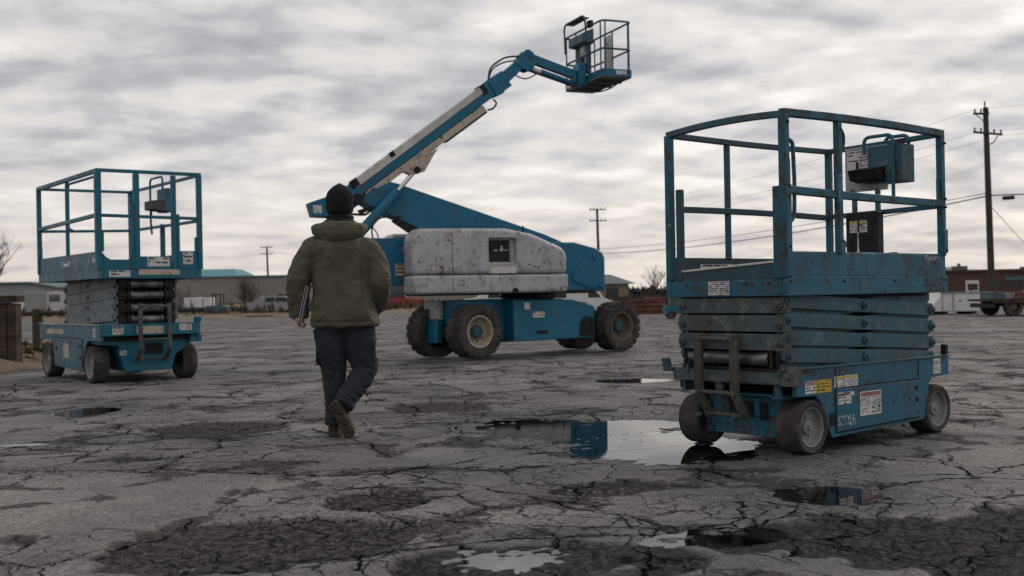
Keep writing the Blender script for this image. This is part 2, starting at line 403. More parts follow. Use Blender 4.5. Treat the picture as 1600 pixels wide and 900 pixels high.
def beanie_mat():
    m, t, b = new_mat('charcoal rib knit')
    tc = t.node('ShaderNodeTexCoord'); P = tc.outputs['Object']
    n = t.noise(P, 60, 3)
    t.put(b.inputs['Base Color'], t.mix(n, (0.008, 0.009, 0.011), (0.022, 0.023, 0.026))); b.inputs['Roughness'].default_value = 0.95
    b.inputs['Sheen Weight'].default_value = 0.03; b.inputs['Specular IOR Level'].default_value = 0.1
    bump(t, b, t.noise(t.mapping(P, scale=(1, 1, 3)), 140, 2), 0.5, 0.003)
    return m
M_['beanie'] = beanie_mat()
M_['drygrass'] = simple('dry straw grass', (0.15, 0.12, 0.075), 0.9, 0.45, 3)
M_['brush'] = simple('dark winter scrub', (0.065, 0.056, 0.046), 0.9, 0.5, 2)
M_['dirt'] = simple('brown dirt', (0.1, 0.075, 0.052), 0.95, 0.4, 1.5, bumps=0.8, bscale=12)
M_['stone'] = simple('loose asphalt chips', (0.17, 0.16, 0.152), 0.9, 0.5, 8)

# ------------------------------------------------------------------ ground: one sheet of broken asphalt, real dips, water lying in them
def vnoise(x, y, seed):
    xi = np.floor(x).astype(np.int64); yi = np.floor(y).astype(np.int64); fx = x - xi; fy = y - yi
    def hsh(a, b):
        h = (a * 374761393 + b * 668265263 + seed * 1274126177) & 0x7fffffff
        h = ((h ^ (h >> 13)) * 1103515245) & 0x7fffffff
        return ((h ^ (h >> 16)) & 0xffff) / 65535.0
    u = fx * fx * (3 - 2 * fx); v = fy * fy * (3 - 2 * fy)
    a = hsh(xi, yi); b = hsh(xi + 1, yi); c = hsh(xi, yi + 1); d = hsh(xi + 1, yi + 1)
    return (a * (1 - u) + b * u) * (1 - v) + (c * (1 - u) + d * u) * v
def nfbm(x, y, f, seed, o=4, g=0.5):
    t = 0; a = 1; s = 0
    for i in range(o):
        t = t + a * (vnoise(x * f + 17.3 * i, y * f + 5.1 * i, seed + i) - 0.5) * 2; s += a; a *= g; f *= 2.03
    return t / s
def sst(e0, e1, x):
    q = np.clip((x - e0) / (e1 - e0), 0, 1); return q * q * (3 - 2 * q)

# (cx, cy, rx, ry, turn, level roughness, fill) ellipses where water lies
PUDDLES = [
    ('big', 0.96, 7.70, 0.76, 1.10, -6, 0.020, 0.014),
    ('bigleft', 0.30, 8.75, 0.90, 0.85, 10, 0.024, 0.011),
    ('bigfar', 0.95, 8.95, 0.55, 0.45, 0, 0.014, 0.012),
    ('far', 1.45, 13.4, 0.48, 0.42, 0, 0.012, 0.014),
    ('right', 1.60, 5.72, 0.36, 0.33, -22, 0.013, 0.011),
    ('fore', 0.84, 4.80, 0.32, 0.19, 12, 0.018, 0.006),
    ('left', -4.12, 10.85, 0.34, 0.48, 0, 0.008, 0.015),
    ('edge', -3.70, 8.36, 0.26, 0.11, 10, 0.014, 0.008),
    ('low', -0.04, 4.45, 0.17, 0.16, 8, 0.020, 0.005),
]
WATER_Z = -0.012
CONTACTS = []   # flattened spots where wheels and feet stand
def ell(x, y, p, grow=1.0):
    a = R(p[5]); ca, sa = math.cos(a), math.sin(a); dx = x - p[1]; dy = y - p[2]
    u = (dx * ca + dy * sa) / (p[3] * grow); v = (-dx * sa + dy * ca) / (p[4] * grow)
    return np.sqrt(u * u + v * v)
POTHOLES = [(-1.15, 4.80, 0.66, 0.50, 10), (-0.72, 5.80, 0.26, 0.32, 0), (1.9, 4.70, 0.95, 0.62, 8), (0.1, 4.35, 0.6, 0.3, 0), (-2.4, 9.2, .5, .5, 0), (-.7, 10.6, .5, .6, 0), (.5, 6.0, .35, .22, 10)]
ALLI = [(-.5, 5.45, .95, .75, 0), (.3, 6.5, 1.3, .75, 10), (-1.9, 7.9, 1.7, .9, 5), (-.2, 9.6, 1.6, 1.0, 0), (-2.4, 11.5, 1.8, 1.3, 0), (1.7, 4.9, 1.4, .9, 0)]
SMOOTH = [(-2.3, 5.9, 1.25, .95, 6), (1.0, 6.15, .55, .4, 0), (-.6, 7.4, .7, .45, 0), (3.6, 7.2, 1.0, .9, 0), (-4.8, 9.3, 1.2, .8, 0)]
def ground_fields(x, y):
    h = 0.004 * nfbm(x, y, 0.5, 3, 3) + 0.003 * nfbm(x, y, 2.2, 9, 3)
    h = np.maximum(h, -0.007)
    wob = 0.35 * nfbm(x, y, 1.7, 31, 4) + 0.12 * nfbm(x, y, 7, 41, 3)
    wet = np.zeros_like(x); rough = np.zeros_like(x)
    for p in POTHOLES:
        q = ('', p[0], p[1], p[2], p[3], p[4]); e = ell(x, y, q) + wob * 1.1
        e = e + 0.9 * np.maximum(0, nfbm(x, y, 2.6, 57, 3) - 0.12)
        m = sst(1.06, 0.94, e); rough = np.maximum(rough, m)
        h = h * (1 - m) + m * (-0.020 + 0.012 * nfbm(x, y, 9, 51, 4) + 0.008 * nfbm(x, y, 30, 55, 2))
    near = np.full_like(x, 9.0)
    for p in PUDDLES: near = np.minimum(near, ell(x, y, p))
    h = np.where(near < 2.0, np.maximum(h, -0.0075 + 0.003 * nfbm(x, y, 25, 59, 2)), h)
    for p in PUDDLES:
        e = ell(x, y, p) + wob * 0.8
        m = sst(1.12, 0.6, e)
        basin = WATER_Z - p[7] * np.clip(1.25 - e, -0.3, 1.0) + p[6] * (0.7 * nfbm(x, y * 1.6, 3.2, 61, 5, .6) + 0.75 * nfbm(x * 0.7, y * 1.5, 9, 71, 4, .65) + .75 * nfbm(x * .8, y, 22, 75, 3, .7))
        h = h * (1 - m) + m * basin
        w = sst(1.9, 1.05, ell(x, y, p) + wob * 1.3)
        wet = np.maximum(wet, w)
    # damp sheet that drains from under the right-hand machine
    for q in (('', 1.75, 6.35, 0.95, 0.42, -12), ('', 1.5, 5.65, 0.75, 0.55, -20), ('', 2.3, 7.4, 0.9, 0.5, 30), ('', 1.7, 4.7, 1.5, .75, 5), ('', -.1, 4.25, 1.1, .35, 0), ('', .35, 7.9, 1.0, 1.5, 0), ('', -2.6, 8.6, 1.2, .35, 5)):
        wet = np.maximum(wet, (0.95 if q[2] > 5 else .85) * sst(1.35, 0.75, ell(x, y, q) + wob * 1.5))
    for cx, cy, r in CONTACTS:
        d = np.sqrt((x - cx) ** 2 + (y - cy) ** 2); m = sst(r, r * 0.45, d); h = h * (1 - m)
    fade = sst(30, 16, y) * sst(-8, 0, y); h = h * fade
    al = np.zeros_like(x)
    for q in ALLI: al = np.maximum(al, sst(1.2, 0.8, ell(x, y, ('',) + q) + wob * 1.3))
    sm = np.zeros_like(x)
    for q in SMOOTH: sm = np.maximum(sm, sst(1.1, 0.8, ell(x, y, ('',) + q) + wob * 1.1))
    al = al - sm
    return h, wet * fade, rough * fade, al * fade

def asphalt():
    m, t, b = new_mat('cracked asphalt')
    tc = t.node('ShaderNodeTexCoord'); O = tc.outputs['Object']
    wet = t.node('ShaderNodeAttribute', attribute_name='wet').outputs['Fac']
    rgh = t.node('ShaderNodeAttribute', attribute_name='rough').outputs['Fac']
    alli = t.node('ShaderNodeAttribute', attribute_name='alligator').outputs['Fac']
    flat = t.mapping(O, scale=(1, 1, 0))
    w1 = t.vmath('SCALE', t.vmath('SUBTRACT', t.noise(flat, 0.9, 3, 0.5, color=True), (0.5, 0.5, 0.5)), 0.75)
    w2 = t.vmath('SCALE', t.vmath('SUBTRACT', t.noise(flat, 5.5, 4, 0.6, color=True), (0.5, 0.5, 0.5)), 0.16)
    w3 = t.vmath('SCALE', t.vmath('SUBTRACT', t.noise(flat, 30, 3, 0.6, color=True), (0.5, 0.5, 0.5)), 0.03)
    P = t.vmath('ADD', t.vmath('ADD', flat, w1), t.vmath('ADD', w2, w3))
    nw = t.noise(flat, 2.3, 4, 0.6); zone = t.noise(flat, 0.42, 3, 0.5); zone2 = t.noise(t.mapping(flat, loc=(9, 4, 0)), 0.7, 3, 0.5)
    edge = t.noise(flat, 18, 5, 0.7)
    def dist(scale, src=None): return t.math('DIVIDE', t.voro(src or P, scale, 'DISTANCE_TO_EDGE', 0, 1.0, '2D'), scale)
    def crack(d, wmin, wmax, mask):
        w = t.math('MULTIPLY', t.ramp(nw, 0.32, 0.72, wmin, wmax), t.ramp(edge, 0.3, 0.7, 0.5, 1.5))
        c = t.ramp(t.math('DIVIDE', d, w), 0.62, 1.0, 1.0, 0.0)
        return t.math('MULTIPLY', c, mask) if mask is not None else c
    n0 = t.noise(flat, 1.4, 3, 0.5)
    dA = dist(0.62); dB = dist(1.75); dC = dist(4.6)
    A = crack(dA, 0.005, 0.021, t.ramp(t.noise(flat, 1.1, 3), 0.33, 0.42))
    zB = t.math('MAXIMUM', t.ramp(zone, 0.40, 0.48), alli); zC = t.math('MAXIMUM', t.math('MAXIMUM', t.ramp(zone2, 0.46, 0.53), t.math('MULTIPLY', alli, t.ramp(n0, .40, .5))), t.math('MULTIPLY', rgh, 0.5))
    B = crack(dB, 0.0035, 0.014, zB)
    C = crack(dC, 0.003, 0.0105, zC); dD = dist(10.5); D = crack(dD, 0.0025, 0.007, t.math('MAXIMUM', t.math('MULTIPLY', rgh, 0.4), t.math('MULTIPLY', zC, t.ramp(t.noise(flat, 2.1, 3), 0.44, 0.52))))
    keep = t.ramp(alli, -0.55, -0.15, 0.12, 1.0)
    A = t.math('MULTIPLY', A, t.ramp(keep, 0.12, 1.0, 0.55, 1.0)); B = t.math('MULTIPLY', B, keep); C = t.math('MULTIPLY', C, keep); D = t.math('MULTIPLY', D, keep)
    cr = t.math('MAXIMUM', t.math('MAXIMUM', A, B), t.math('MAXIMUM', t.math('MULTIPLY', C, 0.9), t.math('MULTIPLY', D, 0.8)))
    # crumbled dark margins where cracks meet
    cw = t.math('MULTIPLY', t.ramp(t.noise(t.mapping(flat, loc=(3, 8, 0)), 1.3, 4, 0.6), 0.46, 0.66, 0.0, 0.18), t.ramp(edge, 0.35, 0.65, 0.4, 1.5))
    crumb = t.ramp(t.math('SUBTRACT', cw, t.math('MINIMUM', dA, t.math('ADD', dB, t.ramp(zB, 0, 1, .3, 0)))), 0.0, 0.03)
    # slab tone
    n1 = t.noise(flat, 0.45, 5, 0.6); n2 = t.noise(flat, 1.6, 6, 0.6); n3 = t.noise(flat, 75, 3, 0.7); n4 = t.noise(flat, 210, 2, 0.6); n5 = t.noise(flat, 12, 6, 0.66)
    col = t.mix(t.ramp(n1, 0.35, 0.66), (0.124, 0.119, 0.119), (0.202, 0.188, 0.184))
    cell = t.node('ShaderNodeSeparateColor'); t.put(cell.inputs[0], t.voro(P, 0.62, 'F1', 1, 1.0, '2D'))
    col = t.vmath('SCALE', col, t.ramp(cell.outputs[0], 0, 1, 0.82, 1.14, smooth=False))
    cellb = t.node('ShaderNodeSeparateColor'); t.put(cellb.inputs[0], t.voro(P, 1.75, 'F1', 1, 1.0, '2D'))
    col = t.vmath('SCALE', col, t.ramp(t.math('MULTIPLY', cellb.outputs[0], zB), 0, 1, 1.0, 0.8, smooth=False))
    col = t.mix(t.math('MULTIPLY', t.ramp(n2, 0.50, 0.70), 0.6), col, (0.052, 0.050, 0.050))
    col = t.mix(t.math('MULTIPLY', t.ramp(n2, 0.46, 0.28), 0.4), col, (0.225, 0.207, 0.197))
    n6 = t.noise(flat, 34, 3, 0.7)
    agg = t.ramp(t.math('ADD', t.math('ADD', t.math('MULTIPLY', n3, 0.40), t.math('MULTIPLY', n4, 0.22)), t.math('MULTIPLY', n6, 0.38)), 0.36, 0.64, 0.36, 1.68)
    vm = t.vmath('SCALE', col, agg)
    col = t.mix(t.math('MULTIPLY', t.ramp(n5, 0.53, 0.66), 0.6), vm, (0.042, 0.040, 0.040))
    spk = t.voro(flat, 46, 'F1', 0, 1.0, '2D'); spc = t.voro(flat, 46, 'F1', 1, 1.0, '2D')
    sepc = t.node('ShaderNodeSeparateColor'); t.put(sepc.inputs[0], spc)
    stones = t.math('MULTIPLY', t.ramp(spk, 0.16, 0.24, 1, 0), t.math('GREATER_THAN', sepc.outputs[0], 0.88))
    col = t.mix(t.math('MULTIPLY', stones, 0.6), col, (0.40, 0.375, 0.355))
    rn = t.noise(flat, 24, 7, 0.75)
    rcol = t.mix(t.ramp(rn, 0.42, 0.62), (0.021, 0.0195, 0.019), (0.112, 0.103, 0.099))
    rg = t.math('MAXIMUM', rgh, t.math('MULTIPLY', crumb, 0.9))
    col = t.mix(t.math('MULTIPLY', rg, 0.88), col, rcol)
    col = t.mix(t.math('MULTIPLY', cr, 0.95), col, (0.009, 0.0082, 0.008))
    rim = t.math('MULTIPLY', t.ramp(t.noise(flat, 3.3, 5), 0.48, 0.62), 0.35)
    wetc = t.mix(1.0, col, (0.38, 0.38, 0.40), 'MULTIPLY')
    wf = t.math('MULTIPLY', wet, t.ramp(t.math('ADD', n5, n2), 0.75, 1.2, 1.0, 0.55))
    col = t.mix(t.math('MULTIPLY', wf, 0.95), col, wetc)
    t.put(b.inputs['Base Color'], col)
    t.put(b.inputs['Roughness'], t.math('SUBTRACT', t.ramp(n2, 0.3, 0.7, 0.62, 0.82), t.math('MULTIPLY', wf, 0.18)))
    t.put(b.inputs['Specular IOR Level'], t.math('MULTIPLY', t.math('SUBTRACT', 1.0, t.math('MAXIMUM', cr, t.math('MULTIPLY', rg, 0.9))), t.ramp(wf, 0, 1, 0.17, 0.30)))
    h = t.math('ADD', t.math('MULTIPLY', n3, 0.22), t.math('MULTIPLY', n5, 0.5))
    h = t.math('ADD', h, t.math('MULTIPLY', rn, t.math('MULTIPLY', rg, 1.6)))
    h = t.math('SUBTRACT', h, t.math('ADD', t.math('MULTIPLY', cr, 1.6), t.math('MULTIPLY', rg, 1.0)))
    bump(t, b, h, 0.85, 0.014)
    return m

def build_ground():
    def axis(fine, start):
        out = [start]
        for lim, st in fine:
            while out[-1] < lim: out.append(out[-1] + st)
        return out
    xs = axis([(2.3, 0.015), (5.0, 0.03), (9.0, 0.07), (16, 0.25)], 0.0); s = 0.4
    while xs[-1] < 1500: xs.append(xs[-1] + s); s *= 1.28
    xs = np.array(sorted([-a for a in xs[1:]] + xs))
    ys = [3.4]
    while ys[-1] < 15: ys.append(ys[-1] + max(0.014, min(0.055, ys[-1] ** 2 / 1165 * 0.8)))
    s = 0.08
    while ys[-1] < 3000: ys.append(ys[-1] + s); s *= 1.13
    b = 3.4; s = 0.04; back = []
    while b > -200: b -= s; s *= 1.25; back.append(b)
    ys = np.array(back[::-1] + ys)
    X, Y = np.meshgrid(xs, ys); x = X.ravel(); y = Y.ravel()
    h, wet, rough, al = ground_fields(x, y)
    nx, ny = len(xs), len(ys)
    i = np.arange(nx * ny).reshape(ny, nx)
    q = np.stack([i[:-1, :-1], i[:-1, 1:], i[1:, 1:], i[1:, :-1]], -1).reshape(-1, 4)
    me = bpy.data.meshes.new('asphalt_ground'); nv = nx * ny; nf = len(q)
    me.vertices.add(nv); me.vertices.foreach_set('co', np.stack([x, y, h], 1).astype(np.float32).ravel())
    me.loops.add(nf * 4); me.loops.foreach_set('vertex_index', q.astype(np.int32).ravel())
    me.polygons.add(nf); me.polygons.foreach_set('loop_start', (np.arange(nf) * 4).astype(np.int32)); 
    me.polygons.foreach_set('use_smooth', np.ones(nf, dtype=bool))
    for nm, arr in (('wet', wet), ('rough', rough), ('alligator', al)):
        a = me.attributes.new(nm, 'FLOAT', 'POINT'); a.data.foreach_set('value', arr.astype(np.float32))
    me.update(calc_edges=True); me.validate()
    me.materials.append(asphalt())
    o = bpy.data.objects.new('asphalt_ground', me); COL.objects.link(o); o['kind'] = 'structure'
    return o

def water_mat():
    m, t, b = new_mat('puddle water')
    out = [n for n in t.n if n.type == 'OUTPUT_MATERIAL'][0]; t.n.remove(b)
    tc = t.node('ShaderNodeTexCoord')
    bp = t.node('ShaderNodeBump'); bp.inputs['Strength'].default_value = 0.02; bp.inputs['Distance'].default_value = 0.01
    t.put(bp.inputs['Height'], t.noise(t.mapping(tc.outputs['Object'], scale=(1, 2.2, 1)), 5, 3))
    fr = t.node('ShaderNodeFresnel'); fr.inputs['IOR'].default_value = 1.62; t.l.new(bp.outputs[0], fr.inputs['Normal'])
    tr = t.node('ShaderNodeBsdfTransparent'); tr.inputs[0].default_value = (0.55, 0.52, 0.49, 1)
    gl = t.node('ShaderNodeBsdfGlossy'); gl.inputs['Roughness'].default_value = 0.02; t.l.new(bp.outputs[0], gl.inputs['Normal'])
    mx = t.node('ShaderNodeMixShader'); t.l.new(fr.outputs[0], mx.inputs[0]); t.l.new(tr.outputs[0], mx.inputs[1]); t.l.new(gl.outputs[0], mx.inputs[2]); t.l.new(mx.outputs[0], out.inputs[0])
    return m
def build_puddles():
    wm = water_mat()
    for p in PUDDLES:
        n = 72; a0 = R(p[5]); vs = []
        for k in range(n):
            a = 2 * math.pi * k / n; u = math.cos(a) * p[3] * 1.55; v = math.sin(a) * p[4] * 1.55
            vs.append((p[1] + u * math.cos(a0) - v * math.sin(a0), p[2] + u * math.sin(a0) + v * math.cos(a0), WATER_Z + 0.0005 * PUDDLES.index(p)))
        mb = MB(); mb.add(vs, [tuple(range(n))]); o = mb.build('puddle', wm, fixn=False, smooth=False); o['kind'] = 'structure'
# ------------------------------------------------------------------ scissor lifts
def decal(parent, org, ax, ay, nrm, w, h, rows=4, head=None, name='warning_label', cols=1, mat='label', sy=1, seed=0, blot=0):
    """a stuck-on label: thin sheet with a coloured band and lines of print too small to read"""
    rnd = random.Random(seed + int(w * 1e4) + int(h * 1e4)); org = V(org); ax = V(ax); ay = V(ay); nrm = V(nrm)
    mb = MB()
    def slab(u0, v0, u1, v1, t0, t1, mi):
        a = org + nrm * t0
        mb.prism([(u0, v0), (u1, v0), (u1, v1), (u0, v1)], a, ax, ay, nrm * (t1 - t0), mi)
    slab(0, 0, w, h, 0.0005, 0.002, 0)
    top = h * 0.95
    if head:
        slab(w * .03, h * 0.8, w * .97, h * 0.96, 0.0022, 0.0026, {'ink': 1, 'red': 2, 'yellow': 3}[head]); top = h * 0.76
    cw = w / cols
    for c in range(cols):
        for r in range(rows):
            y1 = top - (top - h * .06) * r / rows; y0 = y1 - (top - h * .06) / rows * rnd.uniform(.3, .55)
            x = c * cw + cw * .08
            while x < (c + 1) * cw - cw * .12:
                l = rnd.uniform(.06, .3) * cw; l = min(l, (c + 1) * cw - cw * .06 - x)
                if rnd.random() < .8: slab(x, y0, x + l, y1, 0.0022, 0.0025, 1)
                x += l + cw * rnd.uniform(.03, .08)
    return mb.build(name, [M_[mat], M_['ink'], M_['redink'], M_['yellow']], parent, sy=sy, smooth=False)

def text_mesh(name, body, size, mat, parent, org, ax, ay, nrm, thick=0.0006, squash=1.0):
    cu = bpy.data.curves.new(name, 'FONT'); cu.body = body; cu.size = size; cu.extrude = thick; cu.offset = size * 0.012
    tmp = bpy.data.objects.new(name, cu); COL.objects.link(tmp)
    dg = bpy.context.evaluated_depsgraph_get(); me = bpy.data.meshes.new_from_object(tmp.evaluated_get(dg))
    bpy.data.objects.remove(tmp); bpy.data.curves.remove(cu)
    org = V(org); ax = V(ax); ay = V(ay); nrm = V(nrm)
    for v in me.vertices: v.co = org + ax * (v.co.x * squash) + ay * v.co.y + nrm * (v.co.z + thick)
    me.name = name; me.materials.clear(); me.materials.append(mat)
    o = bpy.data.objects.new(name, me); COL.objects.link(o); o.parent = parent
    return o

def wheel(parent, cu, cv, r, w, out, tyre_mat, rim_mat, sy, hub=True):
    """solid-tyred wheel; out=-1 shows its dish towards v-, +1 towards v+"""
    c = V((cu, cv, r)); ax = V((0, out, 0)); h = w / 2; ri = r * 0.74
    t = MB(); e = r * 0.05
    t.lathe([(ri, -h + .004), (r * .93, -h), (r - e * .4, -h + e), (r, -h + 2.5 * e), (r * 1.004, 0), (r, h - 2.5 * e), (r - e * .4, h - e), (r * .93, h), (ri * 1.02, h - .006), (ri, h - .012), (ri, -h + .004)], c, ax, 48)
    m = MB()
    m.lathe([(ri + .003, -h + .01), (ri * .95, -h + .012), (ri * .95, h * .1), (0, h * .1)], c, ax, 40)
    m.lathe([(ri + .003, -h + .01), (ri + .002, h - .014), (ri * .985, h - .006), (ri * .93, h - .012), (ri * .88, h * .45), (ri * .62, h * .28), (ri * .40, h * .30), (ri * .36, h * .62), (ri * .2, h * .66), (0, h * .66)], c, ax, 40)
    for k in range(5):
        a = 2 * math.pi * k / 5 + .3; q = c + V((math.cos(a), 0, math.sin(a))) * ri * .5
        m.cyl(q + ax * h * .2, q + ax * h * .42, r * .055, n=6)
    m.cyl(c + ax * h * .6, c + ax * h * .8, r * .12, r * .09, n=12)
    wo = m.build('wheel', rim_mat, parent, sy=sy); t.build('tyre', tyre_mat, wo, sy=sy, angle=50)
    return wo

def box_rail(parent, name, pts, w, mat, sy, h=None):
    mb = MB(); h = h or w; mb.sweep(pts, [(-w / 2, -h / 2), (w / 2, -h / 2), (w / 2, h / 2), (-w / 2, h / 2)])
    return mb.build(name, mat, parent, bevel=0.006, sy=sy)

def scissors(t, cfg, sy, mside, mend):
    """collapsed scissor stack: crossing arm pairs on both sides, pins, cross members at the near end"""
    u0, u1, v0, v1 = cfg['arm_u0'], cfg['arm_u1'], cfg['arm_v0'], cfg['arm_v1']; ht = cfg['arm_h']; th = .028; rr = cfg['pin_r']
    n = len(cfg['mids'])
    for side in (0, 1):
        for k, zm in enumerate(cfg['mids']):
            for inner in (0, 1):
                dz = cfg['tilt'] * (1 if (inner == 0) else -1)
                off = (th + .004) * inner
                v = v0 + off if side == 0 else v1 - off - th
                za, zb = zm + dz, zm - dz
                mb = MB(); hh = ht / 2
                a, b = V((u0, v, za)), V((u1, v, zb)); m_ = (a + b) / 2
                # plate with tapered rounded ends
                out = [(u0 - rr * 1.3, za - hh * .7), (u0 - rr * .4, za - hh), (u1 + rr * .4, zb - hh), (u1 + rr * 1.3, zb - hh * .6), (u1 + rr * 1.3, zb + hh * .6), (u1 + rr * .4, zb + hh), (u0 + rr * .2, za + hh), (u0 - rr * 1.3, za + hh * .7)]
                mb.prism(out, (0, v, 0), (1, 0, 0), (0, 0, 1), (0, th, 0))
                if inner == 0:
                    s = -1 if side == 0 else 1; face = v if side == 0 else v + th
                    for q in (a, m_, b):
                        c = V((q.x, face, q.z))
                        mb.cyl(c, c + V((0, s * .014, 0)), rr, n=18); mb.cyl(c + V((0, s * .014, 0)), c + V((0, s * .03, 0)), rr * .55, n=6)
                mb.build('scissor_arm', mside, t, bevel=.004, sy=sy)
    # pins through the stack
    for k, zm in enumerate(cfg['mids']):
        mb = MB(); mb.cyl((cfg['arm_u0'] + (u1 - u0) / 2, v0 + .02, zm), (u0 + (u1 - u0) / 2, v1 - .02, zm), rr * .6, n=12)
        mb.build('centre_pin', M_['dark'], t, sy=sy)
    if cfg['cross'] == 'box':
        for (za, zb) in cfg['cross_z']:
            mb = MB(); mb.box((u0 - .055, v0 - .004, za), (u0 + .03, v1 + .004, zb))
            for vv in (v0 + .03, v1 - .03):
                mb.cyl((u0 - .075, vv, (za + zb) / 2), (u0 - .05, vv, (za + zb) / 2), .03, n=12); mb.cyl((u0 - .09, vv, (za + zb) / 2), (u0 - .07, vv, (za + zb) / 2), .016, n=6)
            mb.build('cross_member', mend, t, bevel=.006, sy=sy)
        za, zb = cfg['cyl_z']; zc = (za + zb) / 2
        mb = MB(); mb.cyl((u0 + .0, v0 + .13, zc), (u0, v1 - .06, zc), (zb - za) / 2, n=24)
        mb.cyl((u0, v0 + .16, zc), (u0, v0 + .13, zc), (zb - za) / 2 * 1.12, n=24); mb.cyl((u0, v0 + .01, zc), (u0, v0 + .14, zc), .022, n=12)
        mb.build('lift_cylinder', M_['steel'], t, sy=sy)
        mb = MB()
        for vv in (v0 + .05, v0 + .10, v1 - .04): mb.box((u0 - .05, vv - .012, za - .01), (u0 + .06, vv + .012, zb + .02))
        mb.box((u0 - .03, v0 + .01, za - .035), (u0 + .03, v1 - .01, za - .012))
        mb.build('cylinder_bracket', M_['dark'], t, bevel=.004, sy=sy)
    else:
        va, vb = cfg['tube_v']
        for zc in cfg['cross_z']:
            mb = MB(); mb.cyl((u0 - .03, va, zc), (u0 - .03, vb, zc), .052, n=20)
            for vv in (va + .02, vb - .02): mb.cyl((u0 - .03, vv - .018, zc), (u0 - .03, vv + .018, zc), .062, n=20)
            mb.build('cross_tube', M_['steel'], t, sy=sy)
        for vv, wv in ((v0 + .10, .1), (va - .035, .035), (vb + .035, .035), (v1 - .10, .1)):
            for zc in cfg['cross_z']:
                mb = MB(); mb.box((u0 - .10, vv - wv / 2, zc - .055), (u0 + .05, vv + wv / 2, zc + .055)); mb.cyl((u0 - .115, vv, zc), (u0 - .09, vv, zc), .03, n=12)
                mb.box((u0 - .08, vv - wv * .3, zc + .055), (u0 + .04, vv + wv * .3, zc + .10))
                mb.build('link_bracket', M_['dark'], t, bevel=.006, sy=sy)
    # dark interior: block filling the stack, seen through the gaps
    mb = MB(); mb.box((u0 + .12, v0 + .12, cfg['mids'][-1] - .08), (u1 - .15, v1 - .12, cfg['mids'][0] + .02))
    mb.build('interior_block', M_['dark'], t, sy=sy)

def ladder(t, sy, ua, rails, z0, z1, kick, rungs, w, d, mat):
    """bolted-on entry ladder: two flat rails that kick in at the foot, round rungs as their own parts"""
    for v in rails:
        mb = MB()
        pts = [(ua, v, z1), (ua, v, z0 + .17), (ua + kick, v, z0)]
        mb.sweep(pts, [(-w / 2, -d / 2), (w / 2, -d / 2), (w / 2, d / 2), (-w / 2, d / 2)], up=(1, 0, 0))
        for z in rungs: mb.cyl((ua - d * .9, v, z), (ua + d * .5, v, z), .016, n=10)
        mb.build('ladder_rail', mat, t, bevel=.004, sy=sy)
    for z, du in zip(rungs, (0, 0, kick * .8)):
        mb = MB(); mb.cyl((ua + du, rails[0], z), (ua + du, rails[1], z), .015, n=12)
        mb.build('ladder_rung', mat, t, sy=sy)

def panel_seams(parent, rects, y, nrm, sy, mat, name, depth=.012, bevel=.006):
    out = []
    for (a, b, c, d) in rects:
        mb = MB(); mb.box((a, y, b), (c, y + nrm * depth, d)); out.append(mb.build(name, mat, parent, bevel=bevel, sy=sy))
    return out

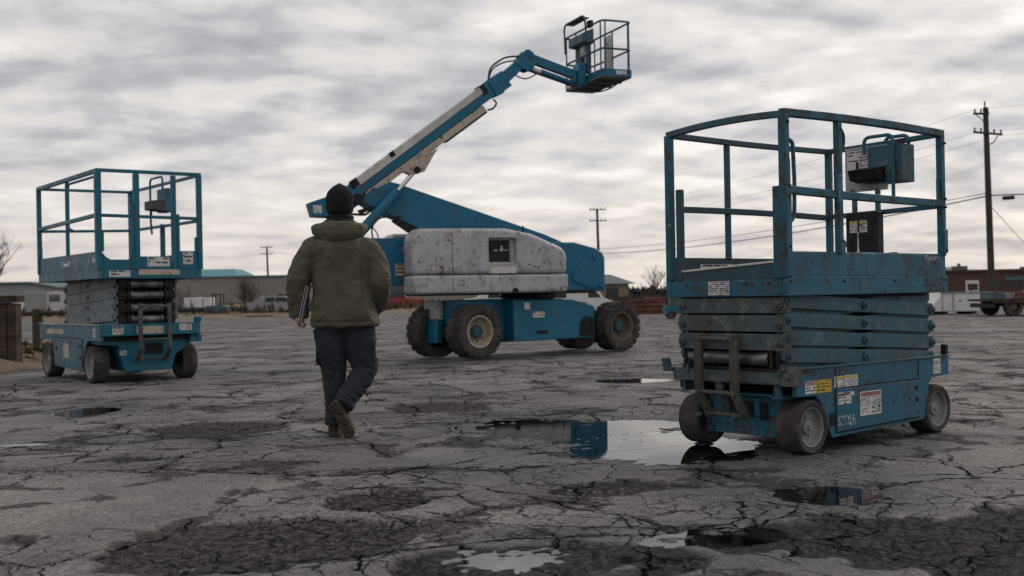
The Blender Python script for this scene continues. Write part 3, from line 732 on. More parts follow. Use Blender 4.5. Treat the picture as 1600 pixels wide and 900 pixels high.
def lift_right():
    ox, oy, ang = 1.697, 6.917, R(39.88)
    t = empty('scissor_lift', (ox, oy, 0), ang); sy = 1
    tag(t, 'near scissor lift with battered blue paint and bent top rails beside the large puddle', 'scissor lift', 'scissor lifts parked in the yard')
    B, BD = M_['blueR'], M_['blueRdark']; L, W = 1.868, .959; v1 = W
    # chassis
    prof = [(.09, .54), (1.935, .556), (1.93, .41), (1.70, .40), (1.655, .36), (1.64, .15), (1.57, .11), (.47, .085), (.425, .16), (.36, .31), (.30, .365), (.09, .372)]
    mb = MB()
    mb.prism(prof, (0, .012, 0), (1, 0, 0), (0, 0, 1), (0, .03, 0)); mb.prism(prof, (0, W - .042, 0), (1, 0, 0), (0, 0, 1), (0, .03, 0))
    mb.box((.10, .043, .512), (1.92, W - .043, .53)); mb.box((.48, .044, .12), (1.56, W - .044, .50)); mb.box((1.90, .043, .42), (1.925, W - .043, .50))
    mb.build('chassis', B, t, bevel=.004, sy=sy)
    mb = MB(); mb.box((.085, -.002, .541), (1.945, .055, .553)); mb.box((.085, W - .055, .541), (1.945, W + .002, .553)); mb.build('deck_edge', M_['arms'], t, bevel=.003, sy=sy)
    # end frame, recess and axle housing
    mb = MB(); mb.box((.035, .06, .445), (.098, W + .02, .53)); mb.box((.03, .10, .452), (.036, .82, .522)); mb.build('end_beam', M_['armsend'], t, bevel=.006)
    mb = MB(); mb.box((.03, -.02, .44), (.11, .075, .56)); mb.cyl((.01, .03, .50), (.03, .03, .50), .022, n=10); mb.cyl((.01, .055, .545), (.03, .055, .545), .014, n=8); mb.build('pivot_block', M_['ladder'], t, bevel=.008)
    mb = MB(); mb.box((.02, W + .02, .50), (.1, W + .10, .53)); mb.prism([(W + .055, .50), (W + .10, .50), (W + .115, .545), (W + .13, .585), (W + .085, .59), (W + .07, .55)], (.03, 0, 0), (0, 1, 0), (0, 0, 1), (.05, 0, 0)); mb.build('tow_lug', BD, t, bevel=.004)
    mb = MB(); mb.box((.3, .05, .38), (.32, W - .05, .50)); mb.box((.1, W - .2, .385), (.12, W + .015, .44)); mb.build('recess_shade', M_['dark'], t)  # dark sheets standing in for the shade inside the end recess
    mb = MB(); mb.box((.12, .2, .36), (.46, W - .2, .375)); mb.prism([(.2, .365), (W - .2, .365), (W - .16, .09), (.17, .09)], (.20, 0, 0), (0, 1, 0), (0, 0, 1), (.26, 0, 0))
    mb.box((.192, .36, .22), (.2, .52, .34)); mb.build('axle_housing', B, t, bevel=.008)
    mb = MB(); mb.box((.185, .31, .2), (.193, .37, .31)); mb.box((.185, .42, .215), (.193, .62, .315)); mb.build('housing_slot', M_['dark'], t)
    for v in (.17, W - .17):
        mb = MB(); mb.cyl((.247, v, .10), (.247, v, .37), .04, n=14); mb.box((.18, v - .03, .09), (.31, v + .03, .13)); mb.bar((.17, v, .30), (.22, v + .04, .12), .035, .03); mb.build('steering_knuckle', BD, t, bevel=.004)
    # valve fitting and hose in the recess
    mb = MB(); mb.cyl((.05, .58, .43), (.05, .58, .35), .035, .02, n=12); mb.cyl((.05, .6, .44), (.12, .6, .44), .03, n=10); mb.build('valve_fitting', M_['steel'], t)
    mb = MB(); mb.cyl((.07, .13, .36), (.07, .13, .44), .03, n=12); mb.cyl((.07, .13, .36), (.07, .13, .372), .05, n=12); mb.build('jack_foot', BD, t)
    mb = MB(); mb.tube(fillet([(.15, W - .12, .30), (.12, W - .06, .24), (.16, W - .05, .16), (.22, W - .1, .14)], .05), .012, 8); mb.build('brake_hose', M_['hose'], t)
    for u in (.247, 1.77):
        wheel(t, u, .088, .172, .17, -1, M_['tyre'], M_['rim'], sy); wheel(t, u, W - .06, .172, .17, 1, M_['tyre'], M_['rim'], sy)
    mb = MB(); mb.cyl((1.77, .1, .172), (1.77, W - .1, .172), .035); mb.box((1.66, .2, .12), (1.9, W - .2, .40)); mb.build('rear_axle', M_['dark'], t)
    mb = MB(); mb.box((1.86, -.006, .556), (1.90, .035, .63)); mb.build('stop_lug', M_['black'], t, bevel=.006)
    # side door
    mb = MB(); mb.prism([(.512, .118), (1.515, .138), (1.515, .395), (.512, .397)], (0, .0015, 0), (1, 0, 0), (0, 0, 1), (0, .0095, 0)); d = mb.build('side_door', B, t, bevel=.004)
    mb = MB(); mb.prism([(.503, .108), (1.524, .129), (1.524, .404), (.503, .406)], (0, .0085, 0), (1, 0, 0), (0, 0, 1), (0, .003, 0)); mb.build('door_gap', M_['dark'], d, smooth=False)
    for u, z, r in ((1.475, .345, .014), (1.478, .262, .017), (1.486, .17, .008), (.60, .30, .006), (1.38, .27, .008)): MB().cyl((u, -.004, z), (u, .004, z), r, n=12).build('latch', M_['black'], d)
    MB().box((.44, .005, .16), (.49, .013, .245)).build('chassis_slot', M_['dark'], t)
    MB().box((1.512, .007, .41), (1.516, .0125, .54)).build('panel_seam', M_['dark'], t); MB().box((.512, .007, .41), (.515, .0125, .535)).build('panel_seam', M_['dark'], t)
    X, Z, N_ = (1, 0, 0), (0, 0, 1), (0, -1, 0)
    def side(u, z, w, h, y=.012, **k): return decal(t, (u, y, z), X, Z, N_, w, h, **k)
    side(.185, .385, .11, .078, head='red', rows=3, seed=1); o = side(.296, .383, .17, .083, mat='yellow', rows=4, seed=2); o['label'] = 'faded yellow warning label'
    side(.50, .40, .265, .078, head='yellow', rows=4, cols=2, seed=3)
    side(.52, .295, .15, .07, y=.0015, rows=3, seed=4, mat='label', cols=2); side(.52, .345, .19, .025, y=.0015, rows=1, seed=14)
    side(.773, .20, .25, .16, y=.0015, rows=9, cols=2, head='red', seed=5)
    side(1.716, .425, .10, .11, rows=6, seed=6)
    text_mesh('door_lettering', 'STOLR', .092, M_['lettering'], d, (.518, .0012, .155), X, Z, N_, squash=.74)
    # scissor stack
    scissors(t, dict(arm_u0=.06, arm_u1=1.75, arm_v0=.04, arm_v1=W - .07, arm_h=.092, tilt=.047, mids=(.93, .812, .697, .588), pin_r=.03, cross='box', cross_z=((.897, 1.0), (.78, .887), (.662, .768)), cyl_z=(.562, .652)), sy, M_['arms'], M_['armsend'])
    mb = MB(); mb.box((.12, .12, .975), (1.75, W - .14, 1.004)); mb.box((.12, .055, .985), (1.70, .119, 1.004)); mb.build('gap_shade_fill', M_['dark'], t)  # dark slabs added as the shade in the gap between platform and arms
    ladder(t, sy, -.05, (.675, .38), .215, .765, .11, (.735, .385, .235), .062, .03, M_['ladder'])
    # platform: lower frame band, toe boards, deck
    mb = MB(); mb.box((-.015, -.012, 1.006), (1.898, .03, 1.127)); mb.box((-.015, W - .02, 1.006), (1.898, W + .022, 1.127)); mb.box((-.016, .031, 1.006), (.03, W - .021, 1.113)); mb.box((1.85, .031, 1.006), (1.897, W - .021, 1.127)); mb.build('platform_frame', B, t, bevel=.005)
    mb = MB(); mb.box((.031, .031, 1.08), (1.849, W - .021, 1.105)); mb.build('platform_deck', M_['ladder'], t)
    mb = MB(); mb.box((.02, -.004, 1.1275), (1.885, .016, 1.279)); mb.box((.0, -.002, 1.272), (1.887, .02, 1.284)); mb.build('toe_board', B, t, bevel=.004)
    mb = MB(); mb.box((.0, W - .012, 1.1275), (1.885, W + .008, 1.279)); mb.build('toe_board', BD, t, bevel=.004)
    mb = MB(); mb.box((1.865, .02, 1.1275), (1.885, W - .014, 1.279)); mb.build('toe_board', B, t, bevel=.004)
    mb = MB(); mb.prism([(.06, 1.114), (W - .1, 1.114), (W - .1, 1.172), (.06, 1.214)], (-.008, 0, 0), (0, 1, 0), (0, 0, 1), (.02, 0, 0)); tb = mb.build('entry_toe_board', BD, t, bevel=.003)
    mb = MB(); mb.bar((.0, .065, 1.222), (.0, W - .1, 1.179), .034, .014); mb.build('worn_lip', M_['white'], tb, bevel=.003)
    o = decal(t, (-.016, .61, 1.018), (0, -1, 0), Z, (-1, 0, 0), .175, .09, rows=6, cols=2, seed=8); o['label'] = 'scuffed white plate with illegible black print'
    o = decal(t, (.30, W - .0125, 1.15), (1, 0, 0), Z, (0, -1, 0), .36, .085, rows=3, seed=9)
    mb = MB()
    def scr(pts): mb.tube([V((u, -.0065, z)) for u, z in pts], .0028, 6)
    scr([(1.655, 1.262), (1.62, 1.27), (1.60, 1.25), (1.615, 1.228), (1.645, 1.235), (1.648, 1.25), (1.628, 1.25)]); scr([(1.665, 1.235), (1.675, 1.262), (1.69, 1.24), (1.70, 1.262), (1.712, 1.236)]); scr([(1.73, 1.236), (1.733, 1.262), (1.752, 1.262), (1.752, 1.25), (1.735, 1.249)]); scr([(1.77, 1.262), (1.785, 1.255)])
    mb.build('scratched_marks', M_['label'], t)
    for u in (.03, .6, 1.2, 1.6, 1.86): MB().cyl((u, -.018, 1.095), (u, -.01, 1.095), .008, n=6).build('frame_bolt', M_['dark'], t)
    for v in (.12, .3, .8): MB().cyl((-.02, v, 1.085), (-.012, v, 1.085), .008, n=6).build('frame_bolt', M_['dark'], t)
    # posts
    def post(u, v, z0, z1, w=.048, m=M_['railR'], lean=(0, 0)):
        o = box_rail(t, 'post', [(u, v, z0), (u + lean[0], v + lean[1], z1)], w, m, sy); return o
    post(.0, .004, 1.12, 2.13, .052); post(.0, W - .01, 1.12, 2.108, .05); post(L - .01, .006, 1.27, 2.148, .048); post(L - .01, W - .01, 1.27, 2.12, .046)
    post(.575, .004, 1.27, 2.146, .044); post(.618, W - .006, 1.27, 2.09, .036)
    for (u, v, z0, z1, w) in ((-.005, .055, 1.114, 1.69, .055), (.0, W - .10, 1.114, 1.735, .05)):
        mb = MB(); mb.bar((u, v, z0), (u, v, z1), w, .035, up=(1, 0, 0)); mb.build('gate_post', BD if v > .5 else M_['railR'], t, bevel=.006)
    for (u, v, za, zb) in ((.0, -.026, 1.128, 1.7), (L - .01, -.024, 1.29, 1.46), (L - .045, .006, 1.66, 1.83), (.55, -.022, 1.6, 1.78), (.03, .002, 1.7, 1.86), (.575, -.022, 1.27, 1.34)):
        mb = MB(); mb.bar((u, v, za), (u, v, zb), .05, .012, up=(0, 1, 0)); mb.build('post_bracket', B, t, bevel=.004)
    mb = MB()
    for u, v in ((.0, -.03), (.575, -.02), (L - .01, -.03)):
        for z in (1.31, 1.62, 1.68, 2.08): MB().cyl((u, v - .006, z), (u, v + .012, z), .009, n=6).build('post_bolt', M_['dark'], t)
    # rails (bent)
    def bow(a, b, out, k=9, flat=1.0):
        a, b, out = V(a), V(b), V(out); return [a.lerp(b, i / k) + out * (math.sin(math.pi * i / k) ** flat) for i in range(k + 1)]
    box_rail(t, 'top_rail', bow((-.02, .004, 2.14), (L + .01, .006, 2.156), (0, -.006, .012)), .05, M_['railR'], sy)
    box_rail(t, 'top_rail', bow((0, -.0, 2.132), (0, W, 2.112), (-.02, 0, .017), flat=.9), .042, M_['arms'], sy)
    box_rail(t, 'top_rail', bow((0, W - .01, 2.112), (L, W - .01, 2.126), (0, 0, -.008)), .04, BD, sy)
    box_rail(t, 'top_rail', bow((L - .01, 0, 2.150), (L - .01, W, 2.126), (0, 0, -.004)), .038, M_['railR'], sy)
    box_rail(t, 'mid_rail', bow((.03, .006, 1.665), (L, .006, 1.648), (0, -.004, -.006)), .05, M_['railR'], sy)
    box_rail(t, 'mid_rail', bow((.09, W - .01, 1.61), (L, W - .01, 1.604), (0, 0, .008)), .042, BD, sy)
    box_rail(t, 'mid_rail', bow((L - .01, 0, 1.632), (L - .01, W, 1.612), (0, 0, -.002)), .036, M_['railR'], sy)
    mb = MB(); mb.tube(fillet([(.03, .0, 1.98), (.085, .0, 1.965), (.098, .0, 1.72), (.09, .0, 1.5), (.03, .0, 1.45)], .05), .013, 8); mb.build('grab_handle', B, t)
    mb = MB(); mb.tube(fillet([(.61, .0, 2.08), (.635, 0, 2.05), (.635, 0, 1.98), (.6, 0, 1.93)], .04), .012, 8); mb.build('gate_latch', BD, t); MB().tube(fillet([(.6, .0, 1.36), (.64, 0, 1.34), (.6, 0, 1.29)], .03), .012, 8).build('gate_latch', BD, t)
    # operator control box on the far rail
    e = L - .02
    mb = MB(); mb.box((e - .035, .41, 1.785), (e - .02, .77, 2.125)); cp = mb.build('control_panel', M_['grey'], t, bevel=.004)
    decal(cp, (e - .035, .752, 1.955), (0, -1, 0), Z, (-1, 0, 0), .20, .145, rows=6, seed=21)
    mb = MB(); mb.box((e - .05, .275, 1.835), (e + .12, .56, 2.115)); mb.box((e - .056, .30, 1.9), (e - .05, .53, 2.08)); cb = mb.build('control_box', M_['arms'], t, bevel=.012)
    mb = MB(); mb.prism([(e - .05, 1.845), (e - .16, 1.86), (e - .19, 1.935), (e - .05, 1.96)], (0, .41, 0), (1, 0, 0), (0, 0, 1), (0, .24, 0)); mb.cyl((e - .13, .60, 1.94), (e - .13, .60, 2.0), .012, n=8); mb.build('joystick_tray', M_['dark'], cb, bevel=.006)
    for (u, va, vb, zl) in ((e - .075, .335, .575, 1.69), (e + .06, .285, .48, 2.05)):
        mb = MB(); mb.tube(fillet([(u, vb, 2.06), (u, vb, 2.185), (u, va, 2.185), (u, va, zl)], .05), .014, 8); mb.build('guard_hoop', B, t)
    
    for v in (.50, .70): MB().bar((e - .02, v, 1.6), (e - .02, v, 1.80), .03, .03).build('panel_bracket', B, t)
    mb = MB(); mb.box((e - .10, .455, 1.285), (e - .02, .73, 1.622)); sb = mb.build('document_box', M_['black'], t, bevel=.006)
    decal(sb, (e - .1, .695, 1.47), (0, -1, 0), Z, (-1, 0, 0), .066, .09, rows=4, head='yellow', seed=22); decal(sb, (e - .1, .61, 1.47), (0, -1, 0), Z, (-1, 0, 0), .066, .09, rows=4, head='yellow', seed=23)
    mb = MB(); mb.prism([(.60, 1.286), (.655, 1.286), (.648, 1.31), (.632, 1.33), (.628, 1.47), (.618, 1.47), (.615, 1.335), (.603, 1.31)], (e - .1035, 0, 0), (0, 1, 0), (0, 0, 1), (.003, 0, 0)); mb.build('white_streak', M_['label'], sb)
    mb = MB(); mb.cyl((e - .05, .36, 1.283), (e - .05, .36, 1.31), .03, n=10); mb.build('socket', M_['black'], t)
    for u in (.247, 1.77):
        for v in (.088, W - .06): CONTACTS.append((ox + u * math.cos(ang) - v * math.sin(ang), oy + u * math.sin(ang) + v * math.cos(ang), .10 if (u < 1 and v > .5) else .24))
    return t

def lift_left():
    ox, oy, ang = -5.243, 14.242, R(37.758 + 90); sy = -1
    t = empty('scissor_lift', (ox, oy, 0), ang)
    tag(t, 'far scissor lift with grey scissor arms, parked near the dirt verge on the left', 'scissor lift', 'scissor lifts parked in the yard')
    B, S = M_['blueL'], M_['blueLside']; L, W = 2.676, 1.338
    prof = [(0, .75), (2.754, .742), (2.75, .54), (2.66, .53), (2.12, .53), (2.06, .42), (2.03, .17), (.74, .135), (.72, .3), (.62, .47), (.52, .545), (0, .55)]
    mb = MB()
    mb.prism(prof, (0, .0, 0), (1, 0, 0), (0, 0, 1), (0, .04, 0)); mb.prism(prof, (0, W - .05, 0), (1, 0, 0), (0, 0, 1), (0, .04, 0))
    mb.box((.02, .041, .70), (2.74, W - .051, .725)); mb.box((.76, .042, .18), (2.0, W - .052, .69)); mb.build('chassis', S, t, bevel=.006, sy=sy)
    mb = MB(); mb.box((-.02, -.012, .612), (.03, W - .02, .765)); mb.build('end_beam', B, t, bevel=.006, sy=sy)
    mb = MB(); mb.box((-.0, -.0145, .751), (2.76, .05, .765)); mb.build('deck_edge', M_['grey'], t, bevel=.003, sy=sy)
    mb = MB(); mb.box((.10, .06, .545), (.12, W - .06, .69)); mb.build('recess_shade', M_['dark'], t, sy=sy)  # dark sheet in place of the recess shade below the end beam
    MB().box((.03, W - .14, .5), (.1, W + .02, .60)).build('corner_bracket', B, t, bevel=.008, sy=sy); MB().box((-.02, W - .08, .765), (.06, W - .0, .84)).build('corner_stop', B, t, bevel=.008, sy=sy)
    mb = MB(); mb.prism([(.05, .55), (W - .05, .55), (W - .12, .47), (W - .30, .34), (W - .36, .14), (.36, .14), (.30, .34), (.28, .48), (.05, .5)], (.14, 0, 0), (0, 1, 0), (0, 0, 1), (.6, 0, 0)); mb.build('axle_housing', B, t, bevel=.01, sy=sy)
    mb = MB(); mb.box((.132, .62, .36), (.141, .86, .5)); mb.build('housing_slot', M_['dark'], t, sy=sy)
    for u in (.41, 2.35):
        wheel(t, u, .08, .24, .20, -1, M_['tyre'], M_['rim'], sy); wheel(t, u, W - .08, .24, .20, 1, M_['tyre'], M_['rim'], sy)
    mb = MB(); mb.cyl((2.35, .1, .246), (2.35, W - .1, .246), .05); mb.box((2.1, .3, .2), (2.6, W - .3, .55)); mb.cyl((.41, .1, .246), (.41, W - .1, .246), .04); mb.build('axle', M_['dark'], t, sy=sy)
    mb = MB(); mb.box((.74, -.009, .185), (2.0, .002, .56)); d = mb.build('side_door', S, t, bevel=.005, sy=sy)
    for u, z, r in ((.80, .47, .02), (.80, .32, .022), (.81, .24, .01), (1.88, .42, .024), (1.3, .5, .01)): MB().cyl((u, -.02, z), (u, -.004, z), r, n=10).build('latch', M_['dark'], d, sy=sy)
    mb = MB(); mb.box((.725, -.0035, .17), (.735, .003, .57)); mb.box((2.01, -.0035, .17), (2.02, .003, .57)); mb.box((.74, -.0035, .568), (2.0, .003, .578)); mb.build('panel_seam', M_['dark'], t, sy=sy)
    U, Z = (1, 0, 0), (0, 0, 1)
    def end(v, z, w, h, u=-.02, **k): return decal(t, (u, v, z), (0, 1, 0), Z, (-1, 0, 0), w, h, sy=sy, **k)
    end(.15, .635, .14, .11, head='ink', rows=3, seed=31); end(1.03, .665, .17, .08, rows=3, seed=32, mat='label'); end(.29, .36, .09, .06, u=.14, rows=2, seed=33)
    o = end(.46, .632, .36, .1, rows=0, mat='beige', seed=34); o.name = 'scraped_patch'
    decal(t, (1.55, -.001, .62), U, Z, (0, -1, 0), .85, .07, rows=0, mat='beige', seed=35, sy=sy).name = 'label_residue'
    decal(d, (1.3, -.0095, .3), U, Z, (0, -1, 0), .26, .2, rows=0, mat='beige', seed=36, sy=sy).name = 'label_residue'
    decal(t, (.18, -.001, .6), U, Z, (0, -1, 0), .10, .12, rows=3, seed=37, sy=sy)
    scissors(t, dict(arm_u0=.16, arm_u1=2.2, arm_v0=.22, arm_v1=W - .28, arm_h=.145, tilt=.05, mids=(1.275, 1.125, .975, .83), pin_r=.035, cross='tube', cross_z=(1.285, 1.135, .97, .82), tube_v=(.43, .86)), sy, M_['armsL'], M_['armsL'])
    ladder(t, sy, -.10, (.485, .87), .27, 1.03, .2, (.99, .56, .31), .05, .035, M_['ladder'])
    # platform
    mb = MB(); mb.box((-.02, -.014, 1.352), (L + .02, .03, 1.475)); mb.box((-.02, W - .03, 1.352), (L + .02, W + .014, 1.475)); mb.box((L - .03, .031, 1.352), (L + .02, W - .031, 1.475)); mb.build('platform_frame', S, t, bevel=.005, sy=sy)
    mb = MB(); mb.box((-.021, .031, 1.352), (.03, W - .031, 1.475)); mb.build('entry_frame', B, t, bevel=.005, sy=sy)
    mb = MB(); mb.box((.031, .031, 1.44), (L - .031, W - .031, 1.465)); mb.build('platform_deck', M_['ladder'], t, sy=sy)
    mb = MB(); mb.box((.02, -.006, 1.476), (L, .014, 1.70)); mb.build('toe_board', S, t, bevel=.004, sy=sy)
    mb = MB(); mb.box((.02, W - .014, 1.476), (L, W + .006, 1.70)); mb.box((L - .01, .015, 1.476), (L + .01, W - .015, 1.70)); mb.build('toe_board', B, t, bevel=.004, sy=sy)
    arc = [(.05, 1.476), (.46, 1.476), (.46, 1.66), (.42, 1.62), (.34, 1.585), (.25, 1.575), (.16, 1.59), (.09, 1.63), (.05, 1.68)]
    mb = MB(); mb.prism(arc, (-.008, 0, 0), (0, 1, 0), (0, 0, 1), (.02, 0, 0)); mb.box((-.006, .53, 1.476), (.012, .99, 1.64)); mb.box((-.008, 1.03, 1.476), (.012, W - .03, 1.715)); mb.build('entry_toe_board', B, t, bevel=.003, sy=sy)
    end(.62, 1.51, .30, .12, u=-.0065, rows=2, seed=41, mat='label'); end(.95, 1.56, .03, .09, u=-.0065, rows=0, seed=44)
    end(1.10, 1.54, .14, .165, u=-.0085, rows=3, seed=42); end(.12, 1.375, .27, .08, u=-.0215, rows=2, seed=43); o = end(.5, 1.4, .55, .07, u=-.0215, rows=0, mat='beige', seed=45); o.name = 'scraped_patch'
    decal(t, (1.2, -.0065, 1.55), U, Z, (0, -1, 0), .28, .07, rows=1, seed=46, sy=sy); decal(t, (.12, -.0065, 1.56), U, Z, (0, -1, 0), .12, .09, rows=1, seed=47, sy=sy)
    def post(u, v, z0, z1, w=.06): return box_rail(t, 'post', [(u, v, z0), (u, v, z1)], w, B, sy)
    zt = 2.73
    post(0, .0, 1.47, zt, .075); post(0, W, 1.47, zt, .065); post(L, 0, 1.47, zt, .06); post(L, W, 1.47, zt, .06); post(0, .49, 1.47, zt - .02, .07); post(-.0, .985, 1.476, zt - .02, .06); post(1.3, 0.0, 1.69, zt, .045); post(1.35, W, 1.69, 2.16, .06)
    mb = MB()
    for (v, za, zb, w) in ((.435, 1.476, 2.33, .045), (1.04, 1.476, 2.2, .04), (W - .05, 1.7, 1.9, .03), (.05, 1.7, 1.95, .03)):
        mb = MB(); mb.bar((.0, v, za), (.0, v, zb), w, .05, up=(1, 0, 0)); mb.build('gate_post', B, t, bevel=.006, sy=sy)
    mb = MB(); mb.bar((L - .04, -.0, 1.7), (L - .04, 0, 1.85), .05, .05, up=(1, 0, 0)); mb.build('gate_post', B, t, bevel=.006, sy=sy)
    def rail(nm, a, b, w): return box_rail(t, nm, [a, b], w, B, sy)
    rail('top_rail', (-.02, 0, zt), (L + .02, 0, zt - .01), .055); rail('top_rail', (0, .03, zt + .005), (0, W + .03, zt + .012), .045); rail('top_rail', (0, W, zt), (L, W, zt), .04); rail('top_rail', (L, 0, zt - .012), (L, W, zt), .04)
    rail('mid_rail', (0, 0, 2.165), (L, 0, 2.13), .05); rail('mid_rail', (0, .02, 2.16), (0, W, 2.15), .042); rail('mid_rail', (0, W, 2.12), (L, W, 2.14), .04); rail('mid_rail', (L, 0, 2.1), (L, W, 2.14), .04)
    mb = MB(); mb.tube(fillet([(.08, .0, 2.2), (.08, .0, zt - .07), (1.25, .0, zt - .07), (1.25, .0, 2.06), (1.1, 0, 2.03)], .07), .018, 8); mb.build('gate_hoop', B, t, sy=sy)
    # control box on the far long rail
    u = .95
    mb = MB(); mb.box((u - .14, W - .15, 2.30), (u + .2, W - .02, 2.63)); cb = mb.build('control_box', M_['blueLside'], t, bevel=.012, sy=sy)
    mb = MB(); mb.prism([(W - .15, 2.31), (W - .34, 2.33), (W - .34, 2.45), (W - .15, 2.47)], (u - .15, 0, 0), (0, 1, 0), (0, 0, 1), (.32, 0, 0)); mb.build('joystick_tray', M_['ladder'], cb, bevel=.006, sy=sy)
    mb = MB(); mb.tube(fillet([(u + .22, W - .22, 2.0), (u + .26, W - .22, 2.2), (u + .26, W - .22, 2.78), (u - .22, W - .22, 2.78), (u - .22, W - .22, 2.5)], .07), .016, 8); mb.build('guard_hoop', B, t, sy=sy)
    mb = MB(); mb.tube(fillet([(u, W - .3, 2.34), (u, W - .3, 2.25), (u + .04, W - .3, 2.18)], .03), .01, 6); mb.build('cable', M_['hose'], t, sy=sy)
    for uu in (.41, 2.35):
        for v in (.10, W - .10): CONTACTS.append((ox + uu * math.cos(ang) + v * math.sin(ang), oy + uu * math.sin(ang) - v * math.cos(ang), .4))
    return t

# ------------------------------------------------------------------ articulated boom lift
def tractor_wheel(parent, c, r, w, out, rim, ph=0.0):
    c = V(c); ax = V((0, out, 0)); h = w / 2; ri = r * .56
    t = MB()
    t.lathe([(ri, -h * .8), (r * .7, -h), (r * .86, -h), (r * .945, -h * .86), (r * .955, 0), (r * .945, h * .86), (r * .86, h), (r * .7, h), (ri * 1.06, h * .86), (ri, h * .8), (ri, -h * .8)], c, ax, 56)
    n = 20
    for row in (-1, 1):
        for k in range(n):
            a = 2 * math.pi * (k + (0.5 if row > 0 else 0)) / n + ph; da = 2 * math.pi / n * .30
            vs = []
            for rr in (r * .90, r * .972):
                for (aa, yy) in ((a - da, row * h * .02), (a + da * .9, row * h * .02), (a + da * .9 + .10, row * h * .98), (a - da + .08, row * h * .98)):
                    vs.append(c + V((math.cos(aa) * rr, yy, math.sin(aa) * rr)))
            t.hexa(vs)
            vs = []
            for yy in (row * h * .9, row * h * 1.0):
                for (aa, rr) in ((a - da + .08, r * .97), (a + da * .9 + .1, r * .97), (a + da * .8 + .1, r * .86), (a - da * .6 + .08, r * .86)):
                    vs.append(c + V((math.cos(aa) * rr, yy, math.sin(aa) * rr)))
            t.hexa(vs)
    m = MB()
    m.lathe([(ri * 1.0, -h * .7), (ri * .98, h * .72), (ri * 1.05, h * .84), (ri * 1.03, h * .9), (ri * .93, h * .86), (ri * .88, h * .6), (ri * .84, h * .2), (ri * .6, h * .08), (ri * .56, h * .2), (0, h * .2)], c, ax, 44)
    for k in range(10):
        a = 2 * math.pi * k / 10; q = c + V((math.cos(a), 0, math.sin(a))) * ri * .66
        m.cyl(q + ax * h * .05, q + ax * h * .3, .018, n=6)
    wo = m.build('wheel', rim, parent); t.build('tyre', M_['tyreB'], wo, angle=30)
    hb = MB(); hb.lathe([(ri * .44, h * .1), (ri * .44, h * .4), (ri * .38, h * .5), (ri * .2, h * .55), (0, h * .56)], c, ax, 24)
    for k in range(8):
        a = 2 * math.pi * k / 8; q = c + V((math.cos(a), 0, math.sin(a))) * ri * .32; hb.cyl(q + ax * h * .45, q + ax * h * .57, .014, n=6)
    hb.build('hub', M_['blueRdark'], wo)
    return wo

